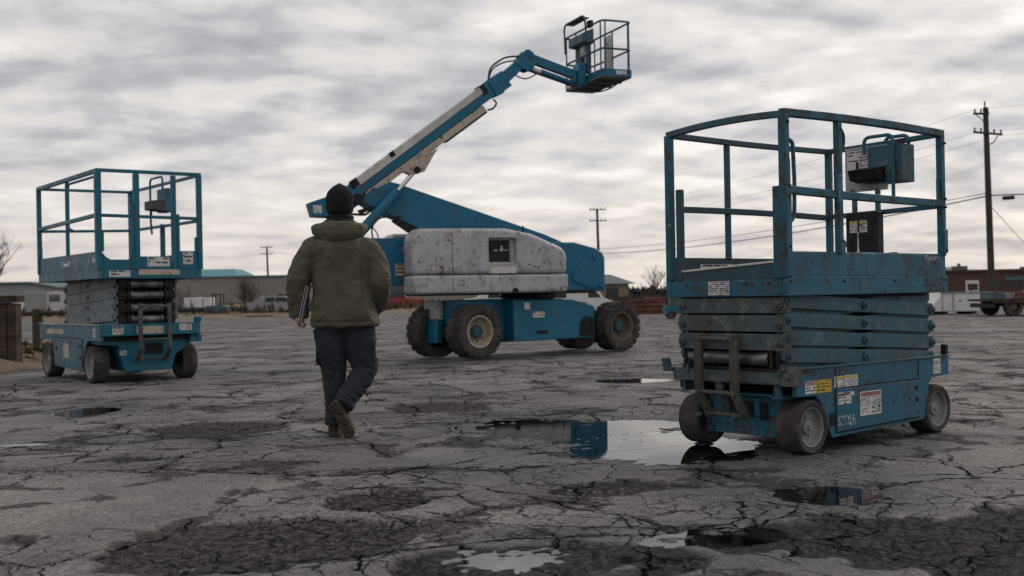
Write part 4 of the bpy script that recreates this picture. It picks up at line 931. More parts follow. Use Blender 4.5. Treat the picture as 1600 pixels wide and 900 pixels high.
def boom_lift():
    ox, oy = -.569, 18.104; ang = R(38.55)
    t = empty('boom_lift', (ox, oy, 0), ang)
    tag(t, 'blue boom lift with chipped grey engine cowl, tractor tyres and a raised basket', 'boom lift')
    B = M_['blueB']
    prof = [(-.14, .98), (.90, .99), (2.2, .965), (3.0, .76), (3.5, .72), (3.5, .45), (2.85, .28), (2.7, .26), (.88, .255), (.62, .42), (-.05, .5), (-.14, .62)]
    mb = MB(); mb.prism(prof, (0, .42, 0), (1, 0, 0), (0, 0, 1), (0, .54, 0)); mb.build('chassis', B, t, bevel=.02)
    mb = MB(); mb.prism([(.88, .97), (2.2, .95), (2.72, .84), (2.72, .27), (.88, .265)], (0, .16, 0), (1, 0, 0), (0, 0, 1), (0, .26, 0)); mb.prism([(.88, .97), (2.2, .95), (2.72, .84), (2.72, .27), (.88, .265)], (0, .96, 0), (1, 0, 0), (0, 0, 1), (0, .26, 0)); sp = mb.build('side_tank', B, t, bevel=.02)
    decal(sp, (1.30, .16, .66), (1, 0, 0), (0, 0, 1), (0, -1, 0), .26, .10, rows=2, cols=2, seed=51); decal(sp, (1.12, .16, .80), (1, 0, 0), (0, 0, 1), (0, -1, 0), .12, .12, rows=0, seed=52).name = 'torn_label'
    mb = MB(); mb.box((1.38, .152, .375), (1.62, .161, .435)); mb.build('step_slot', M_['dark'], sp)
    mb = MB(); mb.prism([(2.35, .3), (2.68, .3), (2.68, .62), (2.5, .66), (2.38, .56)], (0, .150, 0), (1, 0, 0), (0, 0, 1), (0, .009, 0)); mb.build('wheel_recess', M_['dark'], sp)
    mb = MB(); mb.box((-.18, .02 + .36, .36), (.18, 1.02, .56)); mb.box((3.1, .36, .33), (3.4, 1.02, .53)); mb.cyl((0, .3, .46), (0, 1.1, .46), .09); mb.cyl((3.25, .3, .455), (3.25, 1.1, .455), .09); mb.build('axle', M_['dark'], t, bevel=.02)
    # front bracket: grey above, blue foot below
    mb = MB(); mb.box((-.22, .74, .66), (-.145, 1.2, .97)); mb.build('tie_down_plate', M_['grey'], t, bevel=.015)
    mb = MB(); mb.prism([(.78, .27), (1.16, .27), (1.19, .655), (.74, .655)], (-.25, 0, 0), (0, 1, 0), (0, 0, 1), (.1, 0, 0)); mb.build('front_plate', B, t, bevel=.01)
    for c, out, rim, ph in (((.06, .17, .465), -1, M_['rimB'], 0), ((3.25, .17, .455), -1, M_['rimB2'], .1), ((.0, 1.24, .46), 1, M_['rimB2'], .2), ((3.25, 1.24, .455), 1, M_['rimB2'], .05)):
        tractor_wheel(t, c, .455, .38, out, rim, ph)
    for u, v in ((.06, .17), (3.25, .17), (0, 1.24), (3.25, 1.24)): CONTACTS.append((ox + u * math.cos(ang) - v * math.sin(ang), oy + u * math.sin(ang) + v * math.cos(ang), .6))
    # ---- turret, local frame turned by 22 deg about the slew ring
    ca, sa = math.cos(ang), math.sin(ang); dx, dy = .28 - ox, 19.66 - oy
    lx, ly = dx * ca + dy * sa, -dx * sa + dy * ca
    TM = Matrix.Translation((lx, ly, 0)) @ Matrix.Rotation(R(22) - ang, 4, 'Z')
    def fin(mb, name, mat, parent=t, bevel=.01, seg=2, **k):
        mb.v = [tuple(TM @ V(p)) for p in mb.v]; return mb.build(name, mat, parent, bevel=bevel, seg=seg, **k)
    X, Z = (1, 0, 0), (0, 0, 1)
    def pr(poly, y0, y1, mb=None): mb = mb or MB(); mb.prism(poly, (0, y0, 0), X, Z, (0, y1 - y0, 0)); return mb
    mb = MB(); mb.cyl((0, 0, .96), (0, 0, 1.08), .46, n=40); mb.cyl((0, 0, 1.0), (0, 0, 1.05), .5, n=40); fin(mb, 'slew_ring', M_['dark'], bevel=0)
    mb = MB(); mb.box((-2.1, -.44, 1.06), (1.1, .44, 1.12)); mb.box((-1.9, -.9, 1.12), (.2, -.45, 1.16)); mb.box((-1.9, .45, 1.12), (.2, .9, 1.16)); fin(mb, 'turret_base', M_['dark'])
    # cowls
    top = [(-2.395, 1.40), (-2.40, 1.93), (-2.36, 2.06), (-2.26, 2.14), (-.8, 2.148), (-.344, 2.065), (.18, 1.85), (.27, 1.77), (.30, 1.66), (.295, 1.40)]
    low = [(-2.38, 1.085), (-2.405, 1.14), (-2.405, 1.388), (.31, 1.388), (.31, 1.14), (.27, 1.085)]
    for s in (-1, 1):
        ya, yb = (-1.03, -.46) if s < 0 else (.46, 1.03)
        mb = pr(top, ya, yb); o = fin(mb, 'engine_cowl' if s < 0 else 'tank_cowl', M_['cowl'], bevel=.075, seg=5)
        if s < 0:
            # recess for the ground controls
            cut = MB(); cut.box((-1.115, -1.2, 1.555), (-.625, -.93, 1.995)); cu = fin(cut, 'cut', M_['cowl'], bevel=.03, seg=3)
            md = o.modifiers.new('b', 'BOOLEAN'); md.object = cu; md.solver = 'EXACT'; realize(o)
            bpy.data.objects.remove(cu)
            o.data.set_sharp_from_angle(angle=R(40))
            mb = MB(); mb.box((-1.075, -.945, 1.60), (-.71, -.925, 1.955)); gp = fin(mb, 'ground_control_panel', M_['black'], o, bevel=.01)
            mb = MB(); mb.cyl((-.86, -.965, 1.80), (-.86, -.94, 1.80), .035, n=14); mb.box((-1.0, -.957, 1.775), (-.93, -.946, 1.80)); mb.box((-.80, -.957, 1.78), (-.75, -.946, 1.80)); mb.cyl((-.86, -.96, 1.85), (-.86, -.945, 1.85), .02, n=10); fin(mb, 'switch', M_['grey'], gp, bevel=0)
            mb = MB(); mb.box((-1.745, -1.0335, 1.42), (-1.737, -1.028, 2.08)); fin(mb, 'panel_seam', M_['dark'], o, bevel=0)
            d = MB(); d.box((-1.11, -1.0335, 1.41), (-.63, -1.0305, 1.515)); fin(d, 'label_strip', M_['white'], o, bevel=0)
            mb = MB(); mb.cyl((-2.0, -1.04, 1.9), (-2.0, -1.028, 1.9), .012, n=8)
            for xx, zz in ((-2.3, 2.0), (-2.3, 1.6), (-1.8, 1.5), (-1.8, 1.95), (-.4, 1.55), (.18, 1.55)): mb.cyl((xx, -1.036, zz), (xx, -1.028, zz), .014, n=8)
            fin(mb, 'cowl_bolt', M_['dark'], o, bevel=0)
        else: fin(MB().box((-1.7, 1.03, 1.5), (-.6, 1.034, 1.9)), 'label_strip', M_['white'], o, bevel=0)
        o2 = fin(pr(low, ya - .012 * (s < 0), yb + .012 * (s > 0)), 'lower_cowl', M_['cowl'], bevel=.05, seg=4)
        if s < 0:
            mb = MB(); mb.box((-1.745, -1.0455, 1.13), (-1.738, -1.04, 1.35)); fin(mb, 'panel_seam', M_['dark'], o2, bevel=0)
            mb = MB(); mb.cyl((-.66, -1.05, 1.12), (-.66, -1.035, 1.12), .05, n=16); fin(mb, 'drain_hole', M_['dark'], o2, bevel=0)
    fin(MB().cyl((-.28, -.5, 2.03), (-.28, -.5, 2.22), .018, n=8), 'antenna_stub', M_['black'], bevel=0)
    # tail / counterweight
    fin(pr([(.2, 1.95), (.72, 1.95), (1.13, 1.85), (1.26, 1.78), (1.31, 1.68), (1.31, 1.13), (1.26, 1.09), (.25, 1.09)], -.42, .42), 'counterweight', B, bevel=.03, seg=3)
    mb = pr([(.66, 1.42), (.98, 1.80), (1.2, 1.77), (1.27, 1.66), (1.27, 1.16), (1.0, 1.14), (.66, 1.28)], -.445, -.42); mb.cyl((1.1, -.47, 1.7), (1.1, -.44, 1.7), .05, n=18); mb.cyl((1.2, -.46, 1.19), (1.2, -.44, 1.19), .035, n=14); fin(mb, 'tail_plate', B, bevel=.008)
    # bracket in front of the cowl
    fin(pr([(-2.95, 2.02), (-2.0, 2.02), (-2.0, 1.90), (-2.46, 1.885), (-2.10, 1.55), (-2.0, 1.40), (-2.0, 1.24), (-2.95, 1.24)], -.34, -.22), 'front_bracket', B, bevel=.015)
    fin(MB().cyl((-2.6, -.1, 1.95), (-2.0, -.1, 1.95), .055, n=14), 'bracket_tube', B, bevel=0)
    mb = MB(); mb.v = []; q = decal(t, TM @ V((-2.5, -.34, 1.40)), (TM.to_3x3() @ V((1, 0, 0))), Z, (TM.to_3x3() @ V((0, -1, 0))), .19, .2, rows=3, mat='beige', seed=61); q.name = 'worn_sticker'
    # riser (lower arm)
    mb = pr([(-3.0, 2.62), (-2.93, 2.76), (-2.52, 2.96), (-2.40, 2.935), (.25, 2.10), (.75, 1.90), (.55, 1.70), (-.3, 2.0), (-2.03, 2.17), (-2.43, 2.37), (-2.78, 2.49)], -.21, .21)
    ri = fin(mb, 'riser_arm', B, bevel=.015)
    mb = pr([(-2.45, 2.37), (-2.05, 2.16), (-2.0, 2.08), (-2.12, 2.05), (-2.5, 2.30)], -.225, -.15); fin(mb, 'arm_stop', M_['dark'], bevel=.01)
    mb = MB()
    for y in (-.30, .30): mb.cyl((-3.08, y, 2.66), (-3.08, y * .6, 2.66), .09, n=20)
    mb.cyl((-3.08, -.2, 2.66), (-3.08, .2, 2.66), .06); fin(mb, 'pivot_pin', M_['dark'], bevel=0)
    # main boom along direction a; offset d
    a_ = V((.809, 0, .588)); n_ = V((-.588, 0, .809))
    def AD(a, d, y=0): return a_ * a + n_ * d + V((0, y, 0))
    def beam(a0, a1, d0, d1, y0, y1, mb=None, d0b=None, d1b=None):
        mb = mb or MB(); d0b = d0 if d0b is None else d0b; d1b = d1 if d1b is None else d1b
        return mb.hexa([AD(a0, d0, y0), AD(a1, d0b, y0), AD(a1, d0b, y1), AD(a0, d0, y1), AD(a0, d1, y0), AD(a1, d1b, y0), AD(a1, d1b, y1), AD(a0, d1, y1)])
    bm_ = fin(beam(-1.0, 2.42, 3.975, 4.225, -.125, .125, d0b=3.985, d1b=4.235), 'main_boom', B, bevel=.012)
    mb = beam(-.80, 2.05, 4.112, 4.242, -.142, -.126, d0b=4.14, d1b=4.252); beam(-.80, 2.05, 4.226, 4.243, -.126, .13, mb, d0b=4.236, d1b=4.253); cvr = fin(mb, 'cover_plate', M_['white'], bevel=.004)
    mb = beam(-.74, 1.86, 3.868, 3.968, -.155, .06, d0b=3.862, d1b=3.978); tr = fin(mb, 'cable_tray', M_['beige'], bevel=.006)
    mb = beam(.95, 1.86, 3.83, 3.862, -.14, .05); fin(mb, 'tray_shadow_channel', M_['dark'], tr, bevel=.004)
    for q in ((-.86, -.72, 4.13, 4.262, -.16, -.1), (-.02, .07, 4.17, 4.26, -.16, -.1), (-.66, -.56, 3.9, 3.95, -.165, -.15), (2.0, 2.09, 4.1, 4.27, -.16, .14)): fin(beam(*q), 'boom_clamp', M_['dark'], bevel=.006)
    mb = pr([(-3.86, 2.60), (-3.80, 2.38), (-3.35, 2.36), (-2.98, 2.62), (-3.0, 2.74), (-3.28, 2.80)], -.16, .16); fin(mb, 'boom_foot', B, bevel=.012)
    q = fin(MB().box((-3.80, -.163, 2.43), (-3.66, -.160, 2.56)), 'worn_sticker', M_['label'], bevel=0)
    mb = beam(2.18, 2.52, 3.955, 4.262, -.15, .15); beam(2.26, 2.34, 3.94, 4.27, -.155, .155, mb); fin(mb, 'boom_head_collar', B, bevel=.01)
    ex = fin(beam(2.52, 3.02, 4.03, 4.225, -.105, .105, d0b=4.09, d1b=4.255), 'extension_tube', B, bevel=.01)
    mb = pr([(-.20, 5.08), (-.1, 5.22), (.0, 5.33), (.075, 5.335), (.16, 5.26), (.20, 5.12), (.14, 5.0), (.04, 4.96), (-.08, 5.0)], -.12, -.085); pr([(-.20, 5.08), (-.1, 5.22), (.0, 5.33), (.075, 5.335), (.16, 5.26), (.20, 5.12), (.14, 5.0), (.04, 4.96), (-.08, 5.0)], .085, .12, mb); mb.cyl((.09, -.14, 5.24), (.09, .14, 5.24), .06, n=18); mb.cyl((.1, -.13, 5.05), (.1, .13, 5.05), .035, n=14); fin(mb, 'knuckle', B, bevel=.008)
    # jib: parallel bars
    fin(MB().bar((.05, 0, 5.225), (1.0, 0, 4.95), .13, .15), 'jib_arm', B, bevel=.01)
    mb = MB(); mb.cyl((.32, 0, 4.975), (.93, 0, 4.80), .055, n=16); jc = fin(mb, 'jib_cylinder', B, bevel=0)
    fin(MB().cyl((-.06, 0, 5.075), (.34, 0, 4.97), .04, n=14), 'jib_rod', M_['vwhite'], jc, bevel=0)
    fin(MB().bar((-.02, -.06, 5.0), (.95, -.06, 4.74), .03, .035), 'jib_link', M_['dark'], bevel=.004)
    # lift cylinder under the boom
    lc = fin(MB().cyl((-3.3, -.0, 1.86), (-2.42, -.0, 2.80), .085, n=20), 'lift_cylinder', B, bevel=0)
    lc.location = TM.to_3x3() @ V((0, -.30, 0))
    rd = fin(MB().cyl((-2.44, 0, 2.78), (-2.08, 0, 3.18), .036, n=14), 'lift_rod', M_['chrome'], lc, bevel=0)
    mb = pr([(-2.30, 3.12), (-2.16, 3.06), (-1.96, 3.13), (-1.80, 3.40), (-1.72, 3.52), (-2.25, 3.22)], -.345, -.16); fin(mb, 'cylinder_lug', M_['beige'], bevel=.008)
    fin(MB().cyl((-2.10, -.38, 3.15), (-2.10, -.2, 3.15), .055, n=16), 'lug_pin', M_['dark'], bevel=0)
    # hoses
    def hose(pts, r=.014, f=.12, nm='hydraulic_hose'): return fin(MB().tube(fillet(pts, f, 6), r, 8), nm, M_['hose'], bevel=0)
    hose([(-2.35, -.28, 2.38), (-2.75, -.3, 2.36), (-2.88, -.3, 2.2), (-2.86, -.3, 2.02)]); hose([(-2.86, -.3, 2.2), (-2.78, -.31, 2.1), (-2.76, -.31, 1.98)], .01); hose([(-3.25, -.2, 2.42), (-2.95, -.26, 2.40), (-2.86, -.26, 2.50)], .02)
    fin(MB().prism([(-3.05, 2.40), (-2.80, 2.53), (-2.88, 2.55), (-3.1, 2.47)], (0, -.3, 0), X, Z, (0, .05, 0)), 'hose_guard', M_['dark'], bevel=.004)
    hose([AD(2.25, 4.27, -.05), AD(2.4, 4.42, -.05), AD(2.75, 4.42, -.05), AD(3.0, 4.27, -.05)], .016, .2); hose([AD(2.3, 4.27, .03), AD(2.45, 4.38, .03), AD(2.7, 4.36, .03), AD(2.9, 4.26, .03)], .013, .2)
    hose([(-.18, -.08, 5.0), (-.22, -.1, 4.87), (.0, -.1, 4.80), (.22, -.1, 4.93)], .012, .12)
    hose([AD(1.9, 3.86, -.1), AD(2.0, 3.82, -.1), AD(2.12, 3.86, -.1), AD(2.1, 3.95, -.1)], .016, .05)
    # ---- basket
    x0, x1, y0, y1, z0, z1 = 1.165, 1.725, -.75, .775, 4.80, 5.785
    mb = MB(); mb.box((x0, y0, z0), (x1, y1, z0 + .025)); 
    for yy in (-.4, 0, .4): mb.box((x0 + .02, yy - .03, z0 - .03), (x1 - .02, yy + .03, z0 - .001))
    bf = fin(mb, 'basket_floor', M_['ladder'], bevel=.004)
    mb = MB(); mb.box((x0 - .006, y0, z0 + .0255), (x0 + .006, y1, z0 + .15)); mb.box((x1 - .006, y0, z0 + .0255), (x1 + .006, y1, z0 + .15)); mb.box((x0 + .0065, y0 - .004, z0 + .0255), (x1 - .0065, y0 + .008, z0 + .15)); mb.box((x0 + .0065, y1 - .008, z0 + .0255), (x1 - .0065, y1 + .004, z0 + .15)); kb = fin(mb, 'kick_plate', B, bevel=.003)
    fin(MB().box((x0 + .26, y0 - .008, z0 + .06), (x0 + .46, y0 - .0045, z0 + .125)), 'white_label', M_['label'], kb, bevel=0)
    fin(MB().box((x0 - .0105, .52, z0 + .045), (x0 - .0065, .74, z0 + .11)), 'white_label', M_['label'], kb, bevel=0)
    RB = M_['blueRdark']
    for z, nm in ((z1, 'top_rail'), (z0 + .50, 'mid_rail')):
        fin(MB().tube(fillet([(x0, y0, z), (x1, y0, z), (x1, y1, z), (x0, y1, z)], .09, 5, closed=True), .018, 8, closed=True), nm, RB, bevel=0)
    for (x, y) in ((x0, y0 + .06), (x0 + .06, y0), (x1 - .06, y0), (x1, y0 + .08), (x1, -.05), (x1, y1 - .1), (x1 - .08, y1), (x0, y1 - .06), (x0, .3)):
        fin(MB().cyl((x, y, z0 + .1), (x, y, z1), .014, n=8), 'post', RB, bevel=0)
    # platform support and controls on the jib side
    mb = MB(); mb.box((x0 - .17, -.16, z0 - .05), (x0 - .02, .12, z0 + .36)); mb.box((x0 - .25, -.09, z0 + .0), (x0 - .17, .09, z0 + .22)); fin(mb, 'rotator', B, bevel=.02)
    mb = MB(); mb.box((x0 - .02, -.22, z0 + .16), (x0 + .05, -.12, z1 - .08)); mb.box((x0 - .02, .18, z0 + .16), (x0 + .05, .28, z1 - .08)); fin(mb, 'support_column', RB, bevel=.01)
    cpn = fin(MB().box((x0 + .0, -.119, z0 + .2), (x0 + .04, .179, z1 - .25)), 'control_back_plate', M_['grey'], bevel=.004)
    fin(MB().box((x0 - .0035, -.02, z0 + .58), (x0 - .0005, .1, z0 + .7)), 'white_label', M_['label'], cpn, bevel=0)
    fin(MB().cyl((x0 - .03, .02, z0 + .42), (x0 - .001, .02, z0 + .42), .06, n=14), 'cable_socket', M_['dark'], cpn, bevel=0)
    mb = MB(); mb.hexa([(x0 - .13, -.26, z1 - .28), (x0 + .09, -.26, z1 - .3), (x0 + .09, .36, z1 - .3), (x0 - .13, .36, z1 - .28), (x0 - .13, -.26, z1 - .12), (x0 + .09, -.26, z1 - .02), (x0 + .09, .36, z1 - .02), (x0 - .13, .36, z1 - .12)]); fin(mb, 'control_box', M_['arms'], bevel=.02)
    mb = MB(); mb.box((x0 - .03, -.33, z1 - .02), (x0 + .05, -.20, z1 + .1)); fin(mb, 'control_box_end', M_['dark'], bevel=.015)
    mb = MB(); mb.tube(fillet([(x0 - .14, .46, z0 + .62), (x0 - .16, .46, z1 + .16), (x0 - .16, -.40, z1 + .16), (x0 - .12, -.40, z0 + .66)], .13, 6), .018, 8); fin(mb, 'guard_hoop', RB, bevel=0)
    mb = MB(); mb.box((x0 - .2, -.30, z1 + .13), (x0 - .02, .34, z1 + .15)); fin(mb, 'guard_tray', RB, bevel=.004)
    mb = MB(); mb.box((x1 - .03, -.04, z0 + .3), (x1 - .012, .24, z1 - .06)); lb = fin(mb, 'sign_board', M_['label'], bevel=.003)
    mb = MB(); mb.tube(fillet([(x0 + .2, .2, z0 - .03), (x0 + .25, .0, z0 - .13), (x0 + .4, -.2, z0 - .10), (x0 + .5, -.35, z0 - .02)], .08), .012, 8); fin(mb, 'floor_cable', M_['hose'], bevel=0)
    return t
# ------------------------------------------------------------------ the walking man
def ring(cx, cy, z, rx, ry, n=28, tilt=0.0, p=2.0, back=1.0):
    out = []
    for i in range(n):
        a = 2 * math.pi * i / n; ca, sa = math.cos(a), math.sin(a)
        x = math.copysign(abs(ca) ** (2 / p), ca) * rx; y = math.copysign(abs(sa) ** (2 / p), sa) * ry
        if y < 0: y *= back
        out.append((cx + x, cy + y, z + tilt * y))
    return out
def ellipsoid(mb, c, r, n=20, m=14):
    c = V(c); rings = []
    for i in range(1, m):
        t = math.pi * i / m
        rings.append([(c.x + r[0] * math.sin(t) * math.cos(2 * math.pi * j / n), c.y + r[1] * math.sin(t) * math.sin(2 * math.pi * j / n), c.z + r[2] * math.cos(t)) for j in range(n)])
    mb.loft(rings)
def smooth_path(pts, rad, k=5):
    """Catmull-Rom through joints, radii interpolated"""
    P = [V(p) for p in pts]; P = [P[0] * 2 - P[1]] + P + [P[-1] * 2 - P[-2]]; Rr = [rad[0]] + list(rad) + [rad[-1]]
    op, orr = [], []
    for i in range(1, len(P) - 2):
        for j in range(k):
            t = j / k; a, b, c, d = P[i - 1], P[i], P[i + 1], P[i + 2]
            op.append(0.5 * ((2 * b) + (c - a) * t + (2 * a - 5 * b + 4 * c - d) * t * t + (3 * b - a - 3 * c + d) * t ** 3)); orr.append(Rr[i] * (1 - t) + Rr[i + 1] * t)
    op.append(P[-2]); orr.append(Rr[-2]); return op, orr
def limb(mb, pts, rad, k=5, n=18):
    p, r = smooth_path(pts, rad, k); mb.tube(p, r, n)

def hand(mb, wrist, palm_end, side, curls, thumb, fr=.0092):
    """palm as a flattened slab, four unequal fingers given as joint paths, thumb from the palm's side"""
    limb(mb, [wrist, V(wrist).lerp(V(palm_end), .5), palm_end], [.026, .034, .030], 4, 14)
    for path, r in curls: limb(mb, path, [r * 1.1, r, r * .95, r * .8][:len(path)], 4, 10)
    limb(mb, thumb, [.014, .012, .0105, .009][:len(thumb)], 4, 10)

def person():
    ox, oy = -1.33, 8.40
    t = empty('person', (ox, oy, 0))
    tag(t, 'person walking away in an olive hooded jacket, black beanie and dark trousers, carrying a folder', 'person')
    HC = V((.033, .13, 1.745))
    # body: one continuous figure (mostly under the clothes)
    mb = MB()
    ellipsoid(mb, HC + V((0, .0, .025)), (.078, .098, .112)); ellipsoid(mb, HC + V((0, .045, -.055)), (.058, .058, .062))
    limb(mb, [(.035, .085, 1.50), (.034, .10, 1.60), (.033, .115, 1.70)], [.075, .062, .06])
    ellipsoid(mb, HC + V((0, .105, -.02)), (.014, .02, .022))                              # nose
    ellipsoid(mb, HC + V((0, .092, .012)), (.010, .012, .03))
    for s in (-1, 1):
        ellipsoid(mb, HC + V((s * .081, -.004, -.012)), (.011, .022, .032)); ellipsoid(mb, HC + V((s * .03, .088, .022)), (.014, .010, .009)); ellipsoid(mb, HC + V((s * .031, .078, .042)), (.024, .018, .009))
        ellipsoid(mb, HC + V((s * .012, .098, -.062)), (.017, .012, .007))
    rings = [ring(.05, .08, z, rx, ry, 24) for z, rx, ry in ((.86, .14, .09), (.98, .145, .095), (1.12, .13, .085), (1.28, .15, .095), (1.42, .16, .095), (1.50, .12, .075), (1.55, .07, .06))]
    mb.loft(rings)
    LS, RS = (-.145, .08, 1.475), (.235, .08, 1.455)
    Lw, Rw = (-.293, .115, .955), (.285, .235, 1.02)
    limb(mb, [LS, (-.265, .075, 1.18), Lw], [.05, .042, .03]); limb(mb, [RS, (.325, .06, 1.18), Rw], [.05, .042, .03])
    # left hand: palm on the outside of the folder, fingers hooked under its lower edge, thumb along the near edge
    f = []
    for i, (y, ln) in enumerate(((.072, .9), (.096, 1.0), (.119, .95), (.141, .78))):
        f.append(([(-.300, y * .9 + .02, .878), (-.292, y, .846), (-.262, y + .002, .834), (-.240, y + .004, .834 + .028 * ln)], .0095))
    hand(mb, Lw, (-.302, .115, .875), -1, f, [(-.302, .085, .915), (-.296, .045, .895), (-.282, .022, .885), (-.262, .012, .893)])
    f = []
    for i, (dx, ln) in enumerate(((-.03, .95), (-.010, 1.0), (.011, .95), (.031, .8))):
        f.append(([(.268 + dx * .8, .295, .955), (.262 + dx, .325, .925), (.258 + dx, .33, .925 - .03 * ln), (.258 + dx, .31, .925 - .05 * ln)], .0092))
    hand(mb, Rw, (.268, .29, .96), 1, f, [(.245, .265, .985), (.222, .285, .965), (.215, .31, .945)])
    # legs and feet under the cloth
    LH, RH = (-.04, .09, .88), (.14, .09, .88)
    LK, RK = (-.035, .12, .50), (.200, .13, .50)
    LA, RA = (-.035, .11, .11), (.035, -.015, .265)
    limb(mb, [LH, LK, LA], [.075, .055, .04]); limb(mb, [RH, RK, RA], [.075, .05, .026])
    limb(mb, [LA, (-.035, .19, .05), (-.037, .27, .04)], [.035, .032, .02]); limb(mb, [RA, (.065, -.02, .15), (.095, -.03, .06)], [.026, .024, .018])
    b = mb.build('body', M_['skin'], t); remesh(b, .0055, 4)
    # hair below the cap
    mb = MB(); mb.loft([ring(.033, .115, z, rx, ry, 24) for z, rx, ry in ((1.672, .056, .066), (1.69, .068, .078), (1.72, .078, .092), (1.745, .079, .094))]); mb.build('hair', M_['hair'], t)
    # trousers
    mb = MB()
    mb.loft([ring(.055, .09, z, rx, ry, 28, p=2.3) for z, rx, ry in ((.80, .212, .145), (.86, .208, .145), (.95, .19, .135), (1.0, .17, .12))])
    limb(mb, [(-.055, .09, .82), (-.046, .10, .66), (-.036, .12, .48), (-.028, .115, .30), (-.03, .11, .17), (-.032, .105, .085)], [.130, .114, .092, .080, .076, .078], 6, 22)
    limb(mb, [(.158, .09, .82), (.176, .11, .66), (.198, .125, .50), (.145, .06, .39), (.085, -.02, .30), (.058, -.06, .238)], [.130, .116, .096, .086, .080, .078], 6, 22)
    for x, y, z in ((-.152, .09, .64), (.284, .10, .66)): mb.box((x - .006, y - .06, z - .1), (x + .006, y + .06, z + .08))
    tr = mb.build('trousers', M_['jeans'], t); remesh(tr, .0085, 8)
    def folds(o, fn):
        me = o.data; n = len(me.vertices); co = [v.co.copy() for v in me.vertices]; nr = [v.normal.copy() for v in me.vertices]
        for i in range(n): me.vertices[i].co = co[i] + nr[i] * fn(co[i])
        me.update()
    def tf(p):
        # gathers behind the knees and stacked at the ankles
        w = 1.0 if p.z < .60 else .5
        q = V((p.x * 9, p.y * 9, p.z * 26 + p.x * 14)); r = 1 - abs(MN.noise(q)) * 2
        q2 = V((p.x * 24 + 4, p.y * 24, p.z * 46 - p.x * 30)); r2 = 1 - abs(MN.noise(q2)) * 2
        return w * (.0085 * max(0, r) ** 1.5 + .004 * max(0, r2) ** 2 - .005) + .005 * MN.noise(p * 7)
    folds(tr, tf)
    # jacket: torso and sleeves in one skin
    mb = MB()
    T = [(.828, .250, .178, .064), (.85, .256, .182, .063), (.93, .246, .178, .058), (1.05, .228, .172, .05), (1.18, .218, .165, .043), (1.30, .218, .16, .040), (1.40, .216, .152, .039), (1.46, .192, .135, .039), (1.515, .15, .115, .038), (1.57, .112, .095, .037), (1.61, .098, .088, .036)]
    mb.loft([ring(cx, .085 + (0.02 if z > 1.5 else 0), z, rx, ry, 36, p=2.5) for z, rx, ry, cx in T])
    limb(mb, [(-.08, .085, 1.465), (-.172, .085, 1.415), (-.246, .078, 1.29), (-.280, .07, 1.17), (-.287, .085, 1.05), (-.288, .105, .935), (-.288, .108, .90)], [.07, .092, .092, .087, .083, .076, .066], 6, 22)
    limb(mb, [(.165, .085, 1.45), (.248, .085, 1.395), (.312, .072, 1.27), (.330, .055, 1.17), (.322, .115, 1.08), (.298, .20, 1.01), (.28, .255, .975)], [.07, .092, .092, .086, .083, .076, .068], 6, 22)
    jk = mb.build('jacket', M_['jacket'], t); remesh(jk, .0085, 8)
    def jf(p):
        arm = max(sst1(-.155, -.22, p.x), sst1(.235, .29, p.x))
        q = V((p.x * 6 + p.z * 4, p.y * 9, p.z * 14 + p.y * 16 + abs(p.x) * 8)); r = max(0, 1 - abs(MN.noise(q)) * 2.1)
        q2 = V((p.x * 15, p.y * 15, p.z * 34 + p.y * 12)); r2 = max(0, 1 - abs(MN.noise(q2 + V((5, 1, 2)))) * 2.1)
        sl = .008 * r ** 1.6 + .003 * r2 ** 1.5 - .004 + .006 * MN.noise(V((p.x * 5, p.y * 5, p.z * 8)))
        low = sst1(1.15, .9, p.z)
        q3 = V((p.x * 11 + p.z * 5, p.y * 6, p.z * 8 - p.x * 9)); r3 = max(0, 1 - abs(MN.noise(q3)) * 2.2)
        q4 = V((p.x * 4.5 - p.z * 6, p.y * 4, p.z * 5 + p.x * 6)); r4 = max(0, 1 - abs(MN.noise(q4 + V((2, 7, 1)))) * 2.2)
        bo = .006 * r3 ** 1.6 * (.5 + .7 * low) + .0065 * r4 ** 1.4 - .004 + .006 * MN.noise(V((p.x * 2.6, p.y * 2.6, p.z * 3)))
        hem = -.009 * math.exp(-((p.z - .866) / .008) ** 2) * (1 - arm)
        seam = -.009 * math.exp(-((p.x - (.205 + .05 * (1.45 - p.z))) / .008) ** 2) - .009 * math.exp(-((p.x + (.138 + .06 * (1.45 - p.z))) / .008) ** 2) if (p.y < .08 and p.z > 1.0) else 0
        return sl * arm + bo * (1 - arm) + hem + seam
    folds(jk, jf)
    # hood lying on the back
    mb = MB(); rings = []
    n = 22
    for i in range(n + 1):
        q = i / n; a = math.pi * (q * 1.16 - .08)          # sweeps from left collar round the nape to the right
        cx = .03 - .178 * math.cos(a); cy = .12 - .115 * math.sin(a) ; s_ = math.sin(max(0, min(math.pi, a)))
        zc = 1.578 - .012 * s_; hh = .030 + .030 * s_ ** 1.2; th = .034 + .026 * s_
        d = V((math.cos(a) * -.115, -math.sin(a) * .16, 0)).normalized() if True else None
        pr_ = []
        for j in range(16):
            b_ = 2 * math.pi * j / 16; o_ = math.cos(b_) * th; u_ = math.sin(b_) * hh
            zz = zc + u_ - (.062 * s_ if u_ < 0 else 0) * abs(math.sin(b_))
            pr_.append(V((cx, cy, 0)) + d * (o_ + (.012 * s_ if u_ < 0 else 0)) + V((0, 0, zz)))
        rings.append(pr_)
    mb.loft(rings)
    hd = mb.build('hood', M_['jacket'], jk); remesh(hd, .007, 6)
    folds(hd, lambda p: .007 * max(0, 1 - abs(MN.noise(V((p.x * 13, p.y * 8, p.z * 16)))) * 2.2) ** 1.4 + .005 * MN.noise(p * 11) - .003)
